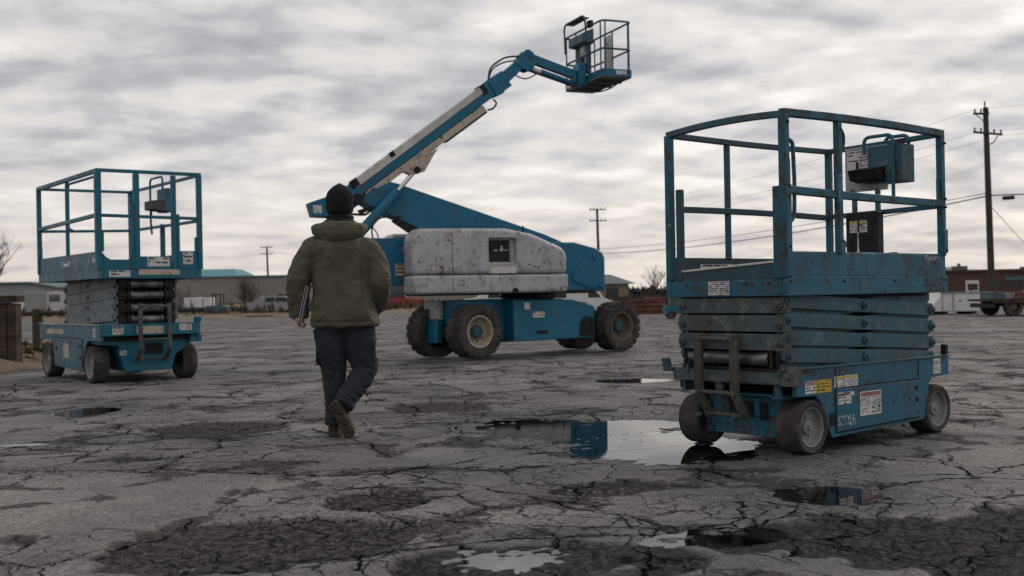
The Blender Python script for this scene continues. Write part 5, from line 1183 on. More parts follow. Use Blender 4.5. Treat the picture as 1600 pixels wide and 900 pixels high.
    # black collar inside the hood
    mb = MB(); mb.loft([ring(.035, .11, z, rx, ry, 32, tilt=-.1) for z, rx, ry in ((1.575, .13, .105), (1.625, .118, .098), (1.66, .098, .088), (1.70, .086, .082), (1.712, .084, .08))]); co = mb.build('collar', M_['hoodie'], t)
    remesh(co, .007, 3); folds(co, lambda p: .006 * math.sin(p.z * 190 + 2.5 * MN.noise(p * 9)) + .003 * MN.noise(p * 20))
    # beanie
    mb = MB(); bc = .115
    mb.loft([ring(.033, bc, z, rx, ry, 40, tilt=.10) for z, rx, ry in ((1.693, .092, .108), (1.70, .099, .115), (1.735, .1045, .121), (1.775, .106, .123), (1.815, .102, .118), (1.85, .09, .104), (1.878, .069, .08), (1.897, .044, .052), (1.909, .018, .022), (1.917, .008, .01))])
    bn = mb.build('beanie', M_['beanie'], t); remesh(bn, .006, 3)
    def bf(p):
        a = math.atan2(p.y - bc, p.x - .033); return .0016 * math.sin(a * 64) * min(1, max(0, (1.90 - p.z) * 20)) - .004 * math.exp(-((p.z - 1.745 - .1 * (p.y - bc)) / .006) ** 2) + .003 * MN.noise(p * 16)
    folds(bn, bf)
    # boots: left planted, right pushing off with its sole towards us
    def boot(M, name='boot'):
        L_ = [(0.0, .034, .012), (.05, .046, .0), (.11, .044, 0), (.18, .052, 0), (.24, .048, 0), (.285, .03, 0)]
        out = [(-.032, .0), (-.042, .03), (-.044, .07), (-.038, .13), (-.047, .19), (-.048, .235), (-.036, .28), (-.012, .302), (.016, .30), (.040, .275), (.050, .23), (.050, .18), (.042, .12), (.045, .06), (.042, .02), (.03, .0), (.012, -.008), (-.014, -.008)]
        s = MB(); s.prism(out, (0, 0, 0), (1, 0, 0), (0, 1, 0), (0, 0, .03))
        for k in range(9):
            y = .015 + k * .032
            if k in (3,): continue
            w = .036 if y < .1 else .04
            s.box((-w, y - .010, -.006), (-.004, y + .008, .002)); s.box((.004, y - .006, -.006), (w, y + .012, .002))
        u = MB()
        def sec(y, w, h): return [(math.copysign(abs(math.cos(a)) ** .8, math.cos(a)) * w, y, .03 + max(0, math.sin(a)) ** .8 * h - (0.004 if math.sin(a) < 0 else 0)) for a in [2 * math.pi * j / 18 for j in range(18)]]
        u.loft([sec(-.002, .03, .07), sec(.01, .04, .10), sec(.06, .044, .115), (sec(.11, .041, .10)), sec(.16, .045, .082), sec(.21, .048, .07), sec(.26, .042, .055), sec(.29, .026, .035)])
        p, r = [V((0, .05, .09)), V((0, .045, .14)), V((0, .04, .20))], [.05, .047, .052]; u.tube(p, r, 18)
        for m_ in (s, u): m_.v = [tuple(M @ V(q)) for q in m_.v]
        ub = u.build(name, M_['boot'], t); remesh(ub, .006, 4); s.build('sole', M_['sole'], ub, bevel=.004)
    boot(Matrix.Translation((-.036, .055, .006)) @ Matrix.Rotation(R(6), 4, 'Z'))
    # heel up: foot frame y axis (heel->toe) points down, sole normal (-z) towards the viewer
    yv = V((.40, .14, -.92)).normalized(); zv = V((.16, .96, .2)); zv = (zv - yv * zv.dot(yv)).normalized(); xv = yv.cross(zv)
    hl = V((-.005, -.115, .272))
    boot(Matrix(((xv.x, yv.x, zv.x, hl.x), (xv.y, yv.y, zv.y, hl.y), (xv.z, yv.z, zv.z, hl.z), (0, 0, 0, 1))))
    CONTACTS.append((ox, oy + .05, .45))
    # folder held at the side
    fo = empty('folder', (ox, oy, 0)); tag(fo, 'slim pale edged folder held upright in the left hand of the walking person', 'folder')
    az = V((.062, -.0, .277)).normalized(); ay = V((0, 1, 0)); ax = ay.cross(az)
    o0 = V((-.268, .0, .858))
    for k, (a, b, m, nm) in enumerate(((-.013, -.0065, M_['grey'], 'cover'), (-.006, .003, M_['black'], 'pages'), (.0035, .010, M_['grey'], 'cover'))):
        q = MB(); q.prism([(.0, 0), (.225, 0), (.225, .29), (.0, .29)], o0 + ax * a, ay, az, ax * (b - a)); q.build(nm, m, fo, bevel=.0015)
    q = MB(); q.prism([(.09, .285), (.135, .285), (.13, .305), (.095, .305)], o0 + ax * -.016, ay, az, ax * .03); q.build('clip', M_['chrome'], fo, bevel=.002)
    return t
def sst1(a, b, x):
    q = max(0, min(1, (x - a) / (b - a))); return q * q * (3 - 2 * q)
# ------------------------------------------------------------------ background: buildings, poles, wires, trees, vehicles, verge
def at(px, py, d):
    """a photograph pixel turned into a point d metres in front of the camera"""
    f = 1750.93; a = px - 800; b = py - 450; x = c_ * a - s_ * b; y = s_ * a + c_ * b
    return V((x / f * d, d, CAM_H - (y - 11.83) / f * d))
def thing_box(name, mat, label, cat, x0, x1, y0, y1, z0, z1, bevel=.0, group=None):
    mb = MB(); mb.box((x0, y0, z0), (x1, y1, z1)); o = mb.build(name, mat, None, bevel=bevel); tag(o, label, cat, group); return o

def buildings():
    # long warehouse
    w = empty('warehouse', (-25, 125, 0)); tag(w, 'long low taupe warehouse with a blank wall behind the walking person', 'building')
    x0, x1 = -52, -3; mb = MB(); mb.box((x0 + 25, 0, 0), (x1 + 25, 30, 3.62)); mb.build('wall', M_['wall'], w)
    mb = MB(); mb.box((x0 + 24.8, -.2, 3.621), (x1 + 25.2, 30.2, 3.80)); mb.build('roof', M_['slate'], w)
    for i in range(5):
        mb = MB(); xx = -20 + i * 9; mb.box((xx - .06, -.05, 0), (xx + .06, -.002, 3.6)); mb.build('downpipe', M_['wall2'], w)
    mb = MB(); mb.box((6, 6, 3.8), (7.2, 7, 4.3)); mb.build('roof_vent', M_['slate'], w)
    # teal-roofed hall behind it
    h = empty('teal_roof_hall', (-40, 160, 0)); tag(h, 'hall with a teal metal hipped roof showing above the warehouse wall', 'building')
    mb = MB(); mb.box((-16, 0, 0), (.5, 18, 4.0)); mb.build('wall', M_['wall2'], h)
    mb = MB(); mb.add([(-16.5, -.4, 4.001), (1.2, -.4, 4.001), (1.2, 18.4, 4.001), (-16.5, 18.4, 4.001), (-13, 6, 5.75), (-1.2, 6, 5.75), (-1.2, 12, 5.75), (-13, 12, 5.75)], [(0, 1, 5, 4), (1, 2, 6, 5), (2, 3, 7, 6), (3, 0, 4, 7), (4, 5, 6, 7), (3, 2, 1, 0)]); mb.build('roof', M_['teal'], h, smooth=False)
    # shed at far left
    s = empty('grey_shed', (-44, 90, 0)); tag(s, 'pale grey metal shed behind the gateway at the left edge', 'building')
    mb = MB(); mb.prism([(-12, 0), (7.2, 0), (7.2, 2.35), (5.2, 2.72), (-12, 2.72)], (0, 0, 0), (1, 0, 0), (0, 0, 1), (0, 14, 0)); mb.build('wall', M_['wall2'], s)
    mb = MB(); mb.prism([(-12, 2.725), (5.25, 2.725), (7.5, 2.33), (7.5, 2.44), (5.3, 2.86), (-12, 2.86)], (0, -.3, 0), (1, 0, 0), (0, 0, 1), (0, 14.6, 0)); mb.build('roof', M_['slate'], s)
    mb = MB(); mb.box((4.3, -.03, .5), (6.6, -.002, 1.7)); mb.build('door', M_['vwhite'], s); 
    # gabled house right of the boom lift
    g = empty('hip_roof_house', (7.9, 100, 0)); tag(g, 'small tan house with a grey green hipped roof right of the boom lift', 'building')
    mb = MB(); mb.box((-3.4, 0, 0), (2.5, 7, 1.93)); mb.build('wall', M_['tan'], g)
    mb = MB(); mb.add([(-3.9, -.4, 1.931), (3.15, -.4, 1.931), (3.15, 7.4, 1.931), (-3.9, 7.4, 1.931), (-1.5, 3.3, 2.86), (1.2, 3.3, 2.80), (1.2, 3.8, 2.80), (-1.5, 3.8, 2.86)], [(0, 1, 5, 4), (1, 2, 6, 5), (2, 3, 7, 6), (3, 0, 4, 7), (4, 5, 6, 7), (3, 2, 1, 0)]); mb.build('roof', M_['slate'], g, smooth=False)
    for a, b in ((-1.6, -.6), (.5, 1.6)): mb = MB(); mb.box((a, -.03, .5), (b, -.002, 1.6)); mb.build('window', M_['glass'], g)
    # brick works at right
    k = empty('brick_building', (33, 85, 0)); tag(k, 'low dark brick works with rooftop units behind the flatbed trailer', 'building')
    mb = MB(); mb.box((-9, 0, 0), (22, 16, 2.18)); mb.build('wall', M_['brick'], k)
    mb = MB(); mb.box((-9.1, -.15, 2.181), (22.1, 16.1, 2.36)); mb.build('parapet', M_['brick'], k)
    for a in (3.6, 4.6, 5.5, 7.2, 8.2, 9.2):
        mb = MB(); mb.box((a, -.04, .95), (a + .55, -.002, 1.4)); mb.build('window', M_['glass'], k)
    mb = MB(); mb.box((4.4, -.10, 1.5), (12, -.003, 1.78)); mb.build('fascia_sign', M_['vteal'], k)
    mb = MB(); mb.box((1.4, -.06, .2), (2.4, -.003, 1.55)); d = mb.build('door', M_['vwhite'], k); mb = MB(); mb.box((1.55, -.09, .8), (2.3, -.061, 1.3)); mb.build('window', M_['glass'], d)
    for (a, b, z) in ((-.6, .4, 2.72), (1.2, 2.1, 2.68), (6.6, 7.2, 2.55)):
        mb = MB(); mb.box((a, 1.2, 2.361), (b, 2.4, z)); u = mb.build('rooftop_unit', M_['slate'], k, bevel=.04); mb = MB(); mb.cyl(((a + b) / 2, 1.8, z), ((a + b) / 2, 1.8, z + .2), .12, n=10); mb.build('exhaust_stack', M_['slate'], u)
    mb = MB(); mb.box((.42, 1.5, 2.361), (.95, 1.9, 2.62)); mb.build('rooftop_unit', M_['vwhite'], k)

def utility_pole(base, top, r, arms, label, tilt=0):
    b = V(base); tp = V(top); t = empty('utility_pole', (b.x, b.y, 0)); tag(t, label, 'utility pole', 'utility poles beyond the yard')
    o = V((b.x, b.y, 0)); mb = MB(); mb.tube([b - o, (b + tp) / 2 - o, tp - o], [r, r * .9, r * .72], 12); mb.build('pole', M_['wood'], t)
    for (dz, l0, l1, slope) in arms:
        c = tp - o + V((0, -r, -dz)); mb = MB(); mb.bar(c + V((l0, 0, -slope * l0)), c + V((l1, 0, -slope * l1)), r * .6, r * .55); a = mb.build('crossarm', M_['wood'], t)
        for l in (l0 + .06, l0 * .45, l1 * .45, l1 - .06):
            mb = MB(); q = c + V((l, 0, -slope * l)); mb.cyl(q, q + V((0, 0, r * 1.3)), r * .2, r * .28, n=8); mb.build('insulator', M_['dark'], a)
    return t
def wire(a, b, sag, label, r=.018, n=26):
    a = V(a); b = V(b); o = V((a.x, a.y, 0))
    pts = [a.lerp(b, i / n) - V((0, 0, sag * 4 * (i / n) * (1 - i / n))) - o for i in range(n + 1)]
    mb = MB(); mb.tube(pts, r, 6); w = mb.build('power_line', M_['wire'], None, loc=o); tag(w, label, 'cable', 'overhead wires'); return w
def poles():
    rb, rt = at(1551, 492, 50), at(1540, 168, 50)
    rb.z = 0
    p = utility_pole(rb, rt, .155, [(.30, -.60, .08, .02), (1.17, -.62, .66, .10)], 'nearest and tallest utility pole, behind the flatbed trailer on the right')
    mb = MB(); mb.cyl(rt - V((rb.x, rb.y, 0)) + V((-.03, 0, -.1)), rt - V((rb.x, rb.y, 0)) + V((-.03, 0, .28)), .035, n=8); mb.build('pole_top_pin', M_['dark'], p)
    mb = MB(); c = rt - V((rb.x, rb.y, 0)); mb.tube(fillet([c + V((.05, -.16, -1.7)), c + V((.3, -.16, -1.55)), c + V((.45, -.16, -1.3))], .1), .025, 6); mb.tube(fillet([c + V((-.1, -.16, -.7)), c + V((-.35, -.16, -.45)), c + V((-.5, -.16, -.35))], .1), .02, 6); mb.build('arm_brace', M_['wood'], p)
    mt, ml = at(933, 326, 105), at(417, 385, 160)
    mb_, lb = at(938, 480, 105), at(421, 480, 160); mb_.z = 0; lb.z = 0
    utility_pole(mb_, mt, .15, [(.12, -.72, .80, .0), (1.15, -.72, .82, .0)], 'middle distance wooden utility pole with two crossarms right of the boom lift')
    utility_pole(lb, ml, .17, [(.12, -.85, .85, 0), (1.1, -.85, .85, 0)], 'farthest utility pole standing in front of the taupe warehouse wall')
    e = rt.z
    A = V((rt.x, 50, 0))
    wire(A + V((.05, -.2, at(1548, 306, 50).z)), at(937, 396, 105), .55, 'heavy black cable from the right utility pole to the middle one, lower of the pair', .028)
    wire(A + V((-.05, -.2, at(1548, 302, 50).z)), at(937, 389, 105), .40, 'thinner cable just above the heavy one between right and middle poles', .016)
    for k, (dx, zz, mx, my) in enumerate(((-.6, 171, 923, 327), (-.62, 207, 923, 346), (.6, 212, 946, 346))):
        wire(at(1524 if dx < 0 else 1562, zz, 50), at(mx, my, 105), .7, ('upper', 'second', 'third')[k] + ' thin wire strung from the crossarms of the right pole to the middle pole', .006)
    far = V((62, 20, 0))
    for k, (px, py, z, rr) in enumerate(((1524, 171, 10.6, .005), (1524, 207, 9.8, .005), (1562, 212, 9.6, .005))):
        wire(at(px, py, 50), far + V((k * .6, 0, z)), .6, ('topmost', 'second highest', 'lowest')[k] + ' thin wire from the right pole crossarms towards the right edge', rr)
    w = wire(A + V((.05, -.2, at(1548, 306, 50).z)), V((62, 20, 6.2)), .6, 'heavy cable with a splice case running from the right pole to the right edge', .028)
    q = at(1576, 309, 48.0); mb = MB(); o = V(w.location); d = V((1, -.73, .03)).normalized(); mb.cyl(q - o - d * .24, q - o + d * .24, .085, n=12); mb.build('splice_case', M_['black'], w, bevel=.02)
    g = wire(A + V((.1, -.1, at(1550, 322, 50).z)), V((26.5, 52, .1)), .05, 'steel guy wire slanting down to the right from the right pole', .012)
    wire(at(937, 405, 105), at(417, 392, 160), 1.2, 'faint distant wire between the middle and the farthest pole', .016)

def branches(mb, p, d, length, r, depth, rnd, spread=.55, up=.12, kids=(3, 4)):
    p = V(p); d = V(d).normalized(); pts = [p.copy()]; rad = [r]; n = 3
    for i in range(n):
        d = (d + V((rnd.uniform(-1, 1), rnd.uniform(-1, 1), rnd.uniform(-.6, 1))) * .16 + V((0, 0, up * .3))).normalized(); p = p + d * length / n; pts.append(p.copy()); rad.append(r * (1 - .42 * (i + 1) / n))
    mb.tube(pts, rad, 5 if depth > 1 else 3)
    if depth == 0: return
    for k in range(rnd.randint(*kids)):
        i = rnd.randint(1, n); q = pts[i]; ax = V((rnd.uniform(-1, 1), rnd.uniform(-1, 1), rnd.uniform(-.1, .9))).normalized()
        branches(mb, q, d * (1 - spread) + ax * spread, length * rnd.uniform(.55, .8), rad[i] * .62, depth - 1, rnd, spread, up, kids)
def bare_tree(loc, h, label, seed, trunk=.25, r=.09, stems=3, depth=4, cat='tree', name='bare_tree', spread=.55, kids=(3, 4)):
    rnd = random.Random(seed); t = empty(name, loc); tag(t, label, cat, 'leafless trees and bushes along the far edge')
    mb = MB(); top = V((rnd.uniform(-.1, .1), 0, h * trunk)); mb.tube([(0, 0, -.05), tuple(top * .5), tuple(top)], [r * 1.3, r, r * .9], 8); mb.build('trunk', M_['bark'], t)
    mb = MB()
    for k in range(stems):
        a = 2 * math.pi * k / stems + rnd.uniform(0, 1); branches(mb, top * rnd.uniform(.7, 1), (math.cos(a) * .55, math.sin(a) * .55, 1), h * .36, r * .62, depth, rnd, spread, .1, kids)
    mb.build('crown', M_['bark'], t, fixn=False); return t

def car(name, label, loc, rz, L, W, prof, glass, body, cat, wheels, wr=.32, group=None, extra=None):
    t = empty(name, loc, rz); tag(t, label, cat, group)
    mb = MB(); mb.prism(prof, (0, -W / 2, 0), (1, 0, 0), (0, 0, 1), (0, W, 0)); mb.build('body', body, t, bevel=.05, seg=3)
    for poly in glass:
        mb = MB(); mb.prism(poly, (0, -W / 2 - .006, 0), (1, 0, 0), (0, 0, 1), (0, W + .012, 0)); mb.build('window', M_['glass'], t)
    for x in wheels:
        for s in (-1, 1):
            mb = MB(); c = V((x, s * (W / 2 - .1), wr)); mb.lathe([(wr * .6, -.09), (wr * .95, -.1), (wr, -.06), (wr, .06), (wr * .95, .1), (wr * .6, .09), (wr * .6, -.09)], c, (0, 1, 0), 24); w = mb.build('wheel', M_['tyreB'], t)
            mb = MB(); mb.lathe([(0, .04), (wr * .3, .06), (wr * .6, .05), (wr * .6, -.05), (0, -.05)], c, (0, s, 0), 20); mb.build('rim', M_['rim'], w)
    return t

def vehicles():
    # flatbed trailer at the right edge
    t = empty('flatbed_trailer', (16.7, 40, 0)); tag(t, 'parked flatbed trailer with dirty tyres and a loaded deck at the right edge', 'trailer')
    mb = MB(); mb.box((0, -1.1, .52), (9, 1.1, .60)); mb.box((0.02, -1.12, .46), (9, -1.101, .63)); mb.build('deck', M_['plank'], t, bevel=.01)
    mb = MB(); mb.box((.3, -.5, .34), (9, -.35, .519)); mb.box((.3, .35, .34), (9, .5, .519)); mb.box((.05, -1.0, .3), (.14, 1.0, .45)); mb.build('frame', M_['dark'], t)
    for x in (.75, 1.62, 2.5):
        for s in (-1, 1):
            mb = MB(); mb.lathe([(.19, -.12), (.31, -.13), (.33, -.09), (.33, .09), (.31, .13), (.19, .12), (.19, -.12)], (x, s * .95, .33), (0, 1, 0), 28); w = mb.build('wheel', M_['tyreB'], t); mb = MB(); mb.lathe([(0, .03), (.08, .05), (.19, -.02), (.19, -.05), (0, -.05)], (x, s * .95, .33), (0, s, 0), 20); mb.build('rim', M_['rimB2'], w)
    mb = MB(); mb.box((.4, -1.115, .05), (.46, -1.103, .3)); mb.build('mudflap', M_['black'], t); mb = MB(); mb.box((0.05, -1.13, .66), (.12, -1.08, 1.02)); mb.build('stake', M_['rustbeam'], t)
    for i, (x0, x1, z1, m, nm, lb) in enumerate(((.16, .62, .86, 'vteal', 'toolbox', 'teal toolbox on the end of the flatbed trailer deck'), (.66, 1.02, .80, 'crate', 'crate', 'grey crate beside the teal toolbox on the trailer deck'), (1.06, 1.6, .84, 'rustbeam', 'steel_bin', 'rusty steel bin in the middle of the trailer deck'), (1.75, 2.4, .90, 'vwhite', 'tarped_bundle', 'white wrapped bundle on the trailer deck at the right edge'))):
        mb = MB(); mb.box((0, -.5, 0), (x1 - x0, .4, z1 - .601)); mb.box((-.02, -.52, (z1 - .601) * .78), (x1 - x0 + .02, .42, (z1 - .601) * .86)); o = mb.build(nm, M_[m], None, bevel=.02, loc=(16.7 + x0, 40, .601)); tag(o, lb, 'cargo', 'load on the flatbed')
    # white skip / box trailer
    t = empty('white_trailer', (17.2, 44, 0)); tag(t, 'low white steel box trailer standing left of the flatbed', 'trailer')
    mb = MB(); mb.prism([(-.95, .12), (1.05, .10), (1.05, .84), (-.66, .84), (-.70, .70), (-.95, .40)], (0, -.8, 0), (1, 0, 0), (0, 0, 1), (0, 1.6, 0)); mb.build('body', M_['vwhite'], t, bevel=.02)
    mb = MB()
    for x in (-.62, -.2, 1.0): mb.box((x - .02, -.83, .14), (x + .02, -.802, .82))
    mb.box((-.68, -.835, .80), (1.07, -.804, .86)); mb.build('rib', M_['wall2'], t)
    mb = MB(); mb.prism([(.0, .52), (.05, .56), (.12, .53), (.16, .50), (.06, .49)], (0, -.806, 0), (1, 0, 0), (0, 0, 1), (0, .004, 0)); mb.build('dent_mark', M_['dark'], t)
    for x in (-.5, .6): 
        mb = MB(); mb.cyl((x, -.7, .15), (x, .7, .15), .15, n=20); mb.build('wheel', M_['tyreB'], t)
    # blue lift far behind
    t = empty('compact_lift', (6.25, 45, 0)); tag(t, 'distant small blue lift half hidden behind the near scissor lift', 'scissor lift')
    mb = MB(); mb.box((-.1, -.4, 1.18), (1.4, .4, 1.30)); mb.box((-.1, -.4, 1.301), (1.4, -.37, 1.62)); mb.build('platform', M_['blueL'], t, bevel=.01)
    mb = MB(); mb.box((.05, -.3, .5), (1.2, .3, 1.179)); mb.build('scissor_stack', M_['armsend'], t, bevel=.02)
    mb = MB(); mb.box((-.15, -.42, .18), (1.4, .42, .5)); mb.build('chassis', M_['blueL'], t, bevel=.02)
    for x in (.1, 1.15): mb = MB(); mb.cyl((x, -.46, .17), (x, .46, .17), .17, n=20); mb.build('wheel', M_['tyre'], t)
    pick = [(-2.4, .35), (2.4, .35), (2.45, .75), (2.3, .92), (1.0, 1.0), (.55, 1.52), (-.75, 1.55), (-.95, 1.02), (-2.45, 1.0)]
    pg = [[(.45, 1.05), (.85, 1.05), (.45, 1.45)], [(-.75, 1.05), (.38, 1.05), (.38, 1.46), (-.68, 1.48)]]
    sedan = [(-2.1, .32), (2.1, .32), (2.15, .7), (1.2, .85), (.6, 1.28), (-.9, 1.30), (-1.5, .92), (-2.15, .88)]
    sg = [[(-.8, .92), (-.15, .92), (-.15, 1.22), (-.75, 1.23)], [(-.08, .92), (.95, .92), (.55, 1.2), (-.08, 1.22)]]
    van = [(-2.2, .3), (2.2, .3), (2.25, .9), (1.6, 1.15), (1.1, 1.85), (-2.2, 1.9)]
    vg = [[(.7, 1.2), (1.4, 1.2), (1.02, 1.7), (.7, 1.7)], [(-1.9, 1.2), (-.5, 1.2), (-.5, 1.7), (-1.9, 1.7)]]
    car('pickup_truck', 'red pickup truck glimpsed between the walking person and the boom lift', (-9.0, 85, 0), R(8), 5, 1.8, pick, pg, M_['vred'], 'truck', (-1.5, 1.5))
    car('parked_car', 'dark sedan parked left of the red pickup truck, mostly hidden by the walking person', (-10.4, 68, 0), R(4), 4.4, 1.7, sedan, sg, M_['vdark'], 'car', (-1.35, 1.35), group='vehicles parked along the far edge')
    car('parked_van', 'white van behind the boom lift counterweight, in front of the tan house', (3.4, 62, -.35), R(4), 4.4, 1.7, van, vg, M_['vwhite'], 'van', (-1.4, 1.4))
    car('parked_van', 'grey white van parked by the shed at the left edge', (-32.8, 80, 0), R(82), 4.4, 1.7, van, vg, M_['wall2'], 'van', (-1.4, 1.4))
    car('parked_car', 'silver sedan in front of the warehouse, left of the walking person', (-15.7, 76, 0), R(-6), 4.4, 1.7, sedan, sg, M_['wall2'], 'car', (-1.35, 1.35), group='vehicles parked along the far edge')
    car('parked_car', 'white car parked behind the boom lift chassis', (-.6, 64, 0), R(3), 4.4, 1.7, sedan, sg, M_['vwhite'], 'car', (-1.35, 1.35), group='vehicles parked along the far edge')
    # box trailers and small plant in front of the warehouse
    def btrailer(px, d, w, z0, z1, mat, lb, nm='box_trailer'):
        p = at(px, 470, d); t = empty(nm, (p.x, d, 0)); tag(t, lb, 'trailer', 'small trailers in front of the warehouse'); mb = MB(); mb.box((-w / 2, -.7, z0), (w / 2, .9, z1)); mb.build('body', M_[mat], t, bevel=.03)
        for x in (-w * .25, w * .25): mb = MB(); mb.cyl((x, -.75, .28), (x, .9, .28), .28, n=18); mb.build('wheel', M_['tyreB'], t)
        mb = MB(); mb.box((-.02, -.712, z0 + .05), (.02, -.701, z1 - .05)); mb.build('seam', M_['dark'], t)
    btrailer(303, 78, 1.0, .45, 1.30, 'vwhite', 'left one of two white box trailers in front of the warehouse'); btrailer(322, 77, .95, .42, 1.28, 'vwhite', 'right one of two white box trailers, with a dark scuff, in front of the warehouse'); btrailer(425, 80, 1.2, .5, 1.3, 'vwhite', 'white box trailer at the foot of the farthest utility pole')
    def plant(px, d, mat, lb, sc=1.0, cabin=True):
        p = at(px, 470, d); t = empty('small_loader', (p.x, d, 0)); tag(t, lb, 'machine', 'small machines in front of the warehouse')
        mb = MB(); mb.prism([(-.8 * sc, .3), (.8 * sc, .3), (.8 * sc, .75 * sc), (.3 * sc, .85 * sc), (-.8 * sc, .8 * sc)], (0, -.5, 0), (1, 0, 0), (0, 0, 1), (0, 1.0, 0)); mb.build('body', M_[mat], t, bevel=.04)
        if cabin:
            mb = MB()
            for x in (-.3, .3):
                for y in (-.4, .4): mb.bar((x * sc, y, .8 * sc), (x * sc, y, 1.6 * sc), .06, .06)
            mb.box((-.38 * sc, -.48, 1.6 * sc), (.38 * sc, .48, 1.68 * sc)); mb.build('cab_frame', M_['dark'], t)
        for x in (-.5, .5): mb = MB(); mb.cyl((x * sc, -.6, .27), (x * sc, .6, .27), .27, n=18); mb.build('wheel', M_['tyreB'], t)
    plant(341, 74, 'vteal', 'teal loader with an open cab frame in front of the warehouse', .9); plant(361, 78, 'vyellow', 'ochre machine without a cab beside the teal loader', .9, False); plant(395, 77, 'vteal', 'blue grey machine behind the bare bush', .8, False); plant(443, 79, 'vteal', 'dark teal loader close to the left of the walking person', .85)
    # stack of rusty steel sections and pipes
    rnd = random.Random(5)
    k = 0
    for row in range(3):
        for j in range(3 - row):
            z = .12 + row * .22; y = 55 + j * .5 + row * .2
            x0 = 3.9 + row * .5 + rnd.uniform(-.2, .2); ln = 3.6 - row * .6 + rnd.uniform(-.3, .3)
            mb = MB(); mb.prism([(-.1, -.1), (.1, -.1), (.1, -.07), (.02, -.07), (.02, .07), (.1, .07), (.1, .1), (-.1, .1), (-.1, .07), (-.02, .07), (-.02, -.07), (-.1, -.07)], (0, 0, 0), (0, 1, 0), (0, 0, 1), (ln, 0, 0)); o = mb.build('steel_beam', M_['rustbeam'], None, loc=(x0, y, z)); tag(o, 'rusty steel beam stacked in the pile behind the boom lift front right tyre', 'steel beam', 'rusty beams in the pile'); k += 1
    for j in range(3):
        p = at(975 + j * 24, 484, 60); mb = MB(); mb.box((-.5, -.5, 0), (.5, .5, .55 + .12 * j)); mb.box((-.55, -.55, .35), (.55, .55, .42)); o = mb.build('scrap_bin', M_['rustbeam' if j != 1 else 'dark'], None, loc=(p.x, 60, 0), bevel=.03); tag(o, ('rusty', 'black', 'taller rusty')[j] + ' scrap bin behind the steel beam pile right of the boom lift', 'bin', 'scrap bins')

def gateway():
    # timber bin wall at the left edge with rail fence
    t = empty('timber_gatepost', (-8.75, 19.3, 0)); tag(t, 'thick dark timber gate pier with a capping plank at the left edge', 'gate pier')
    mb = MB()
    for i in range(6): mb.box((-.70 + i * .16, -.12, -.1), (-.70 + i * .16 + .15, .12, 1.08 - .02 * (i % 2)))
    mb.build('pier', M_['plank'], t, bevel=.012); mb = MB(); mb.box((-.75, -.17, 1.085), (.29, .17, 1.20)); mb.build('cap', M_['plank'], t, bevel=.015)
    f = empty('rail_fence', (-9.32, 22, 0)); tag(f, 'weathered post and rail fence running behind the left scissor lift', 'fence')
    for i in range(2): mb = MB(); mb.bar((i * 2.4, i * .25, -.1), (i * 2.4, i * .25, .95), .17, .15); mb.build('post', M_['plank'], f, bevel=.01)
    mb = MB(); mb.cyl((-.9, -.1, .86), (3.2, .33, .88), .045, n=10); mb.build('rail', M_['wood'], f)

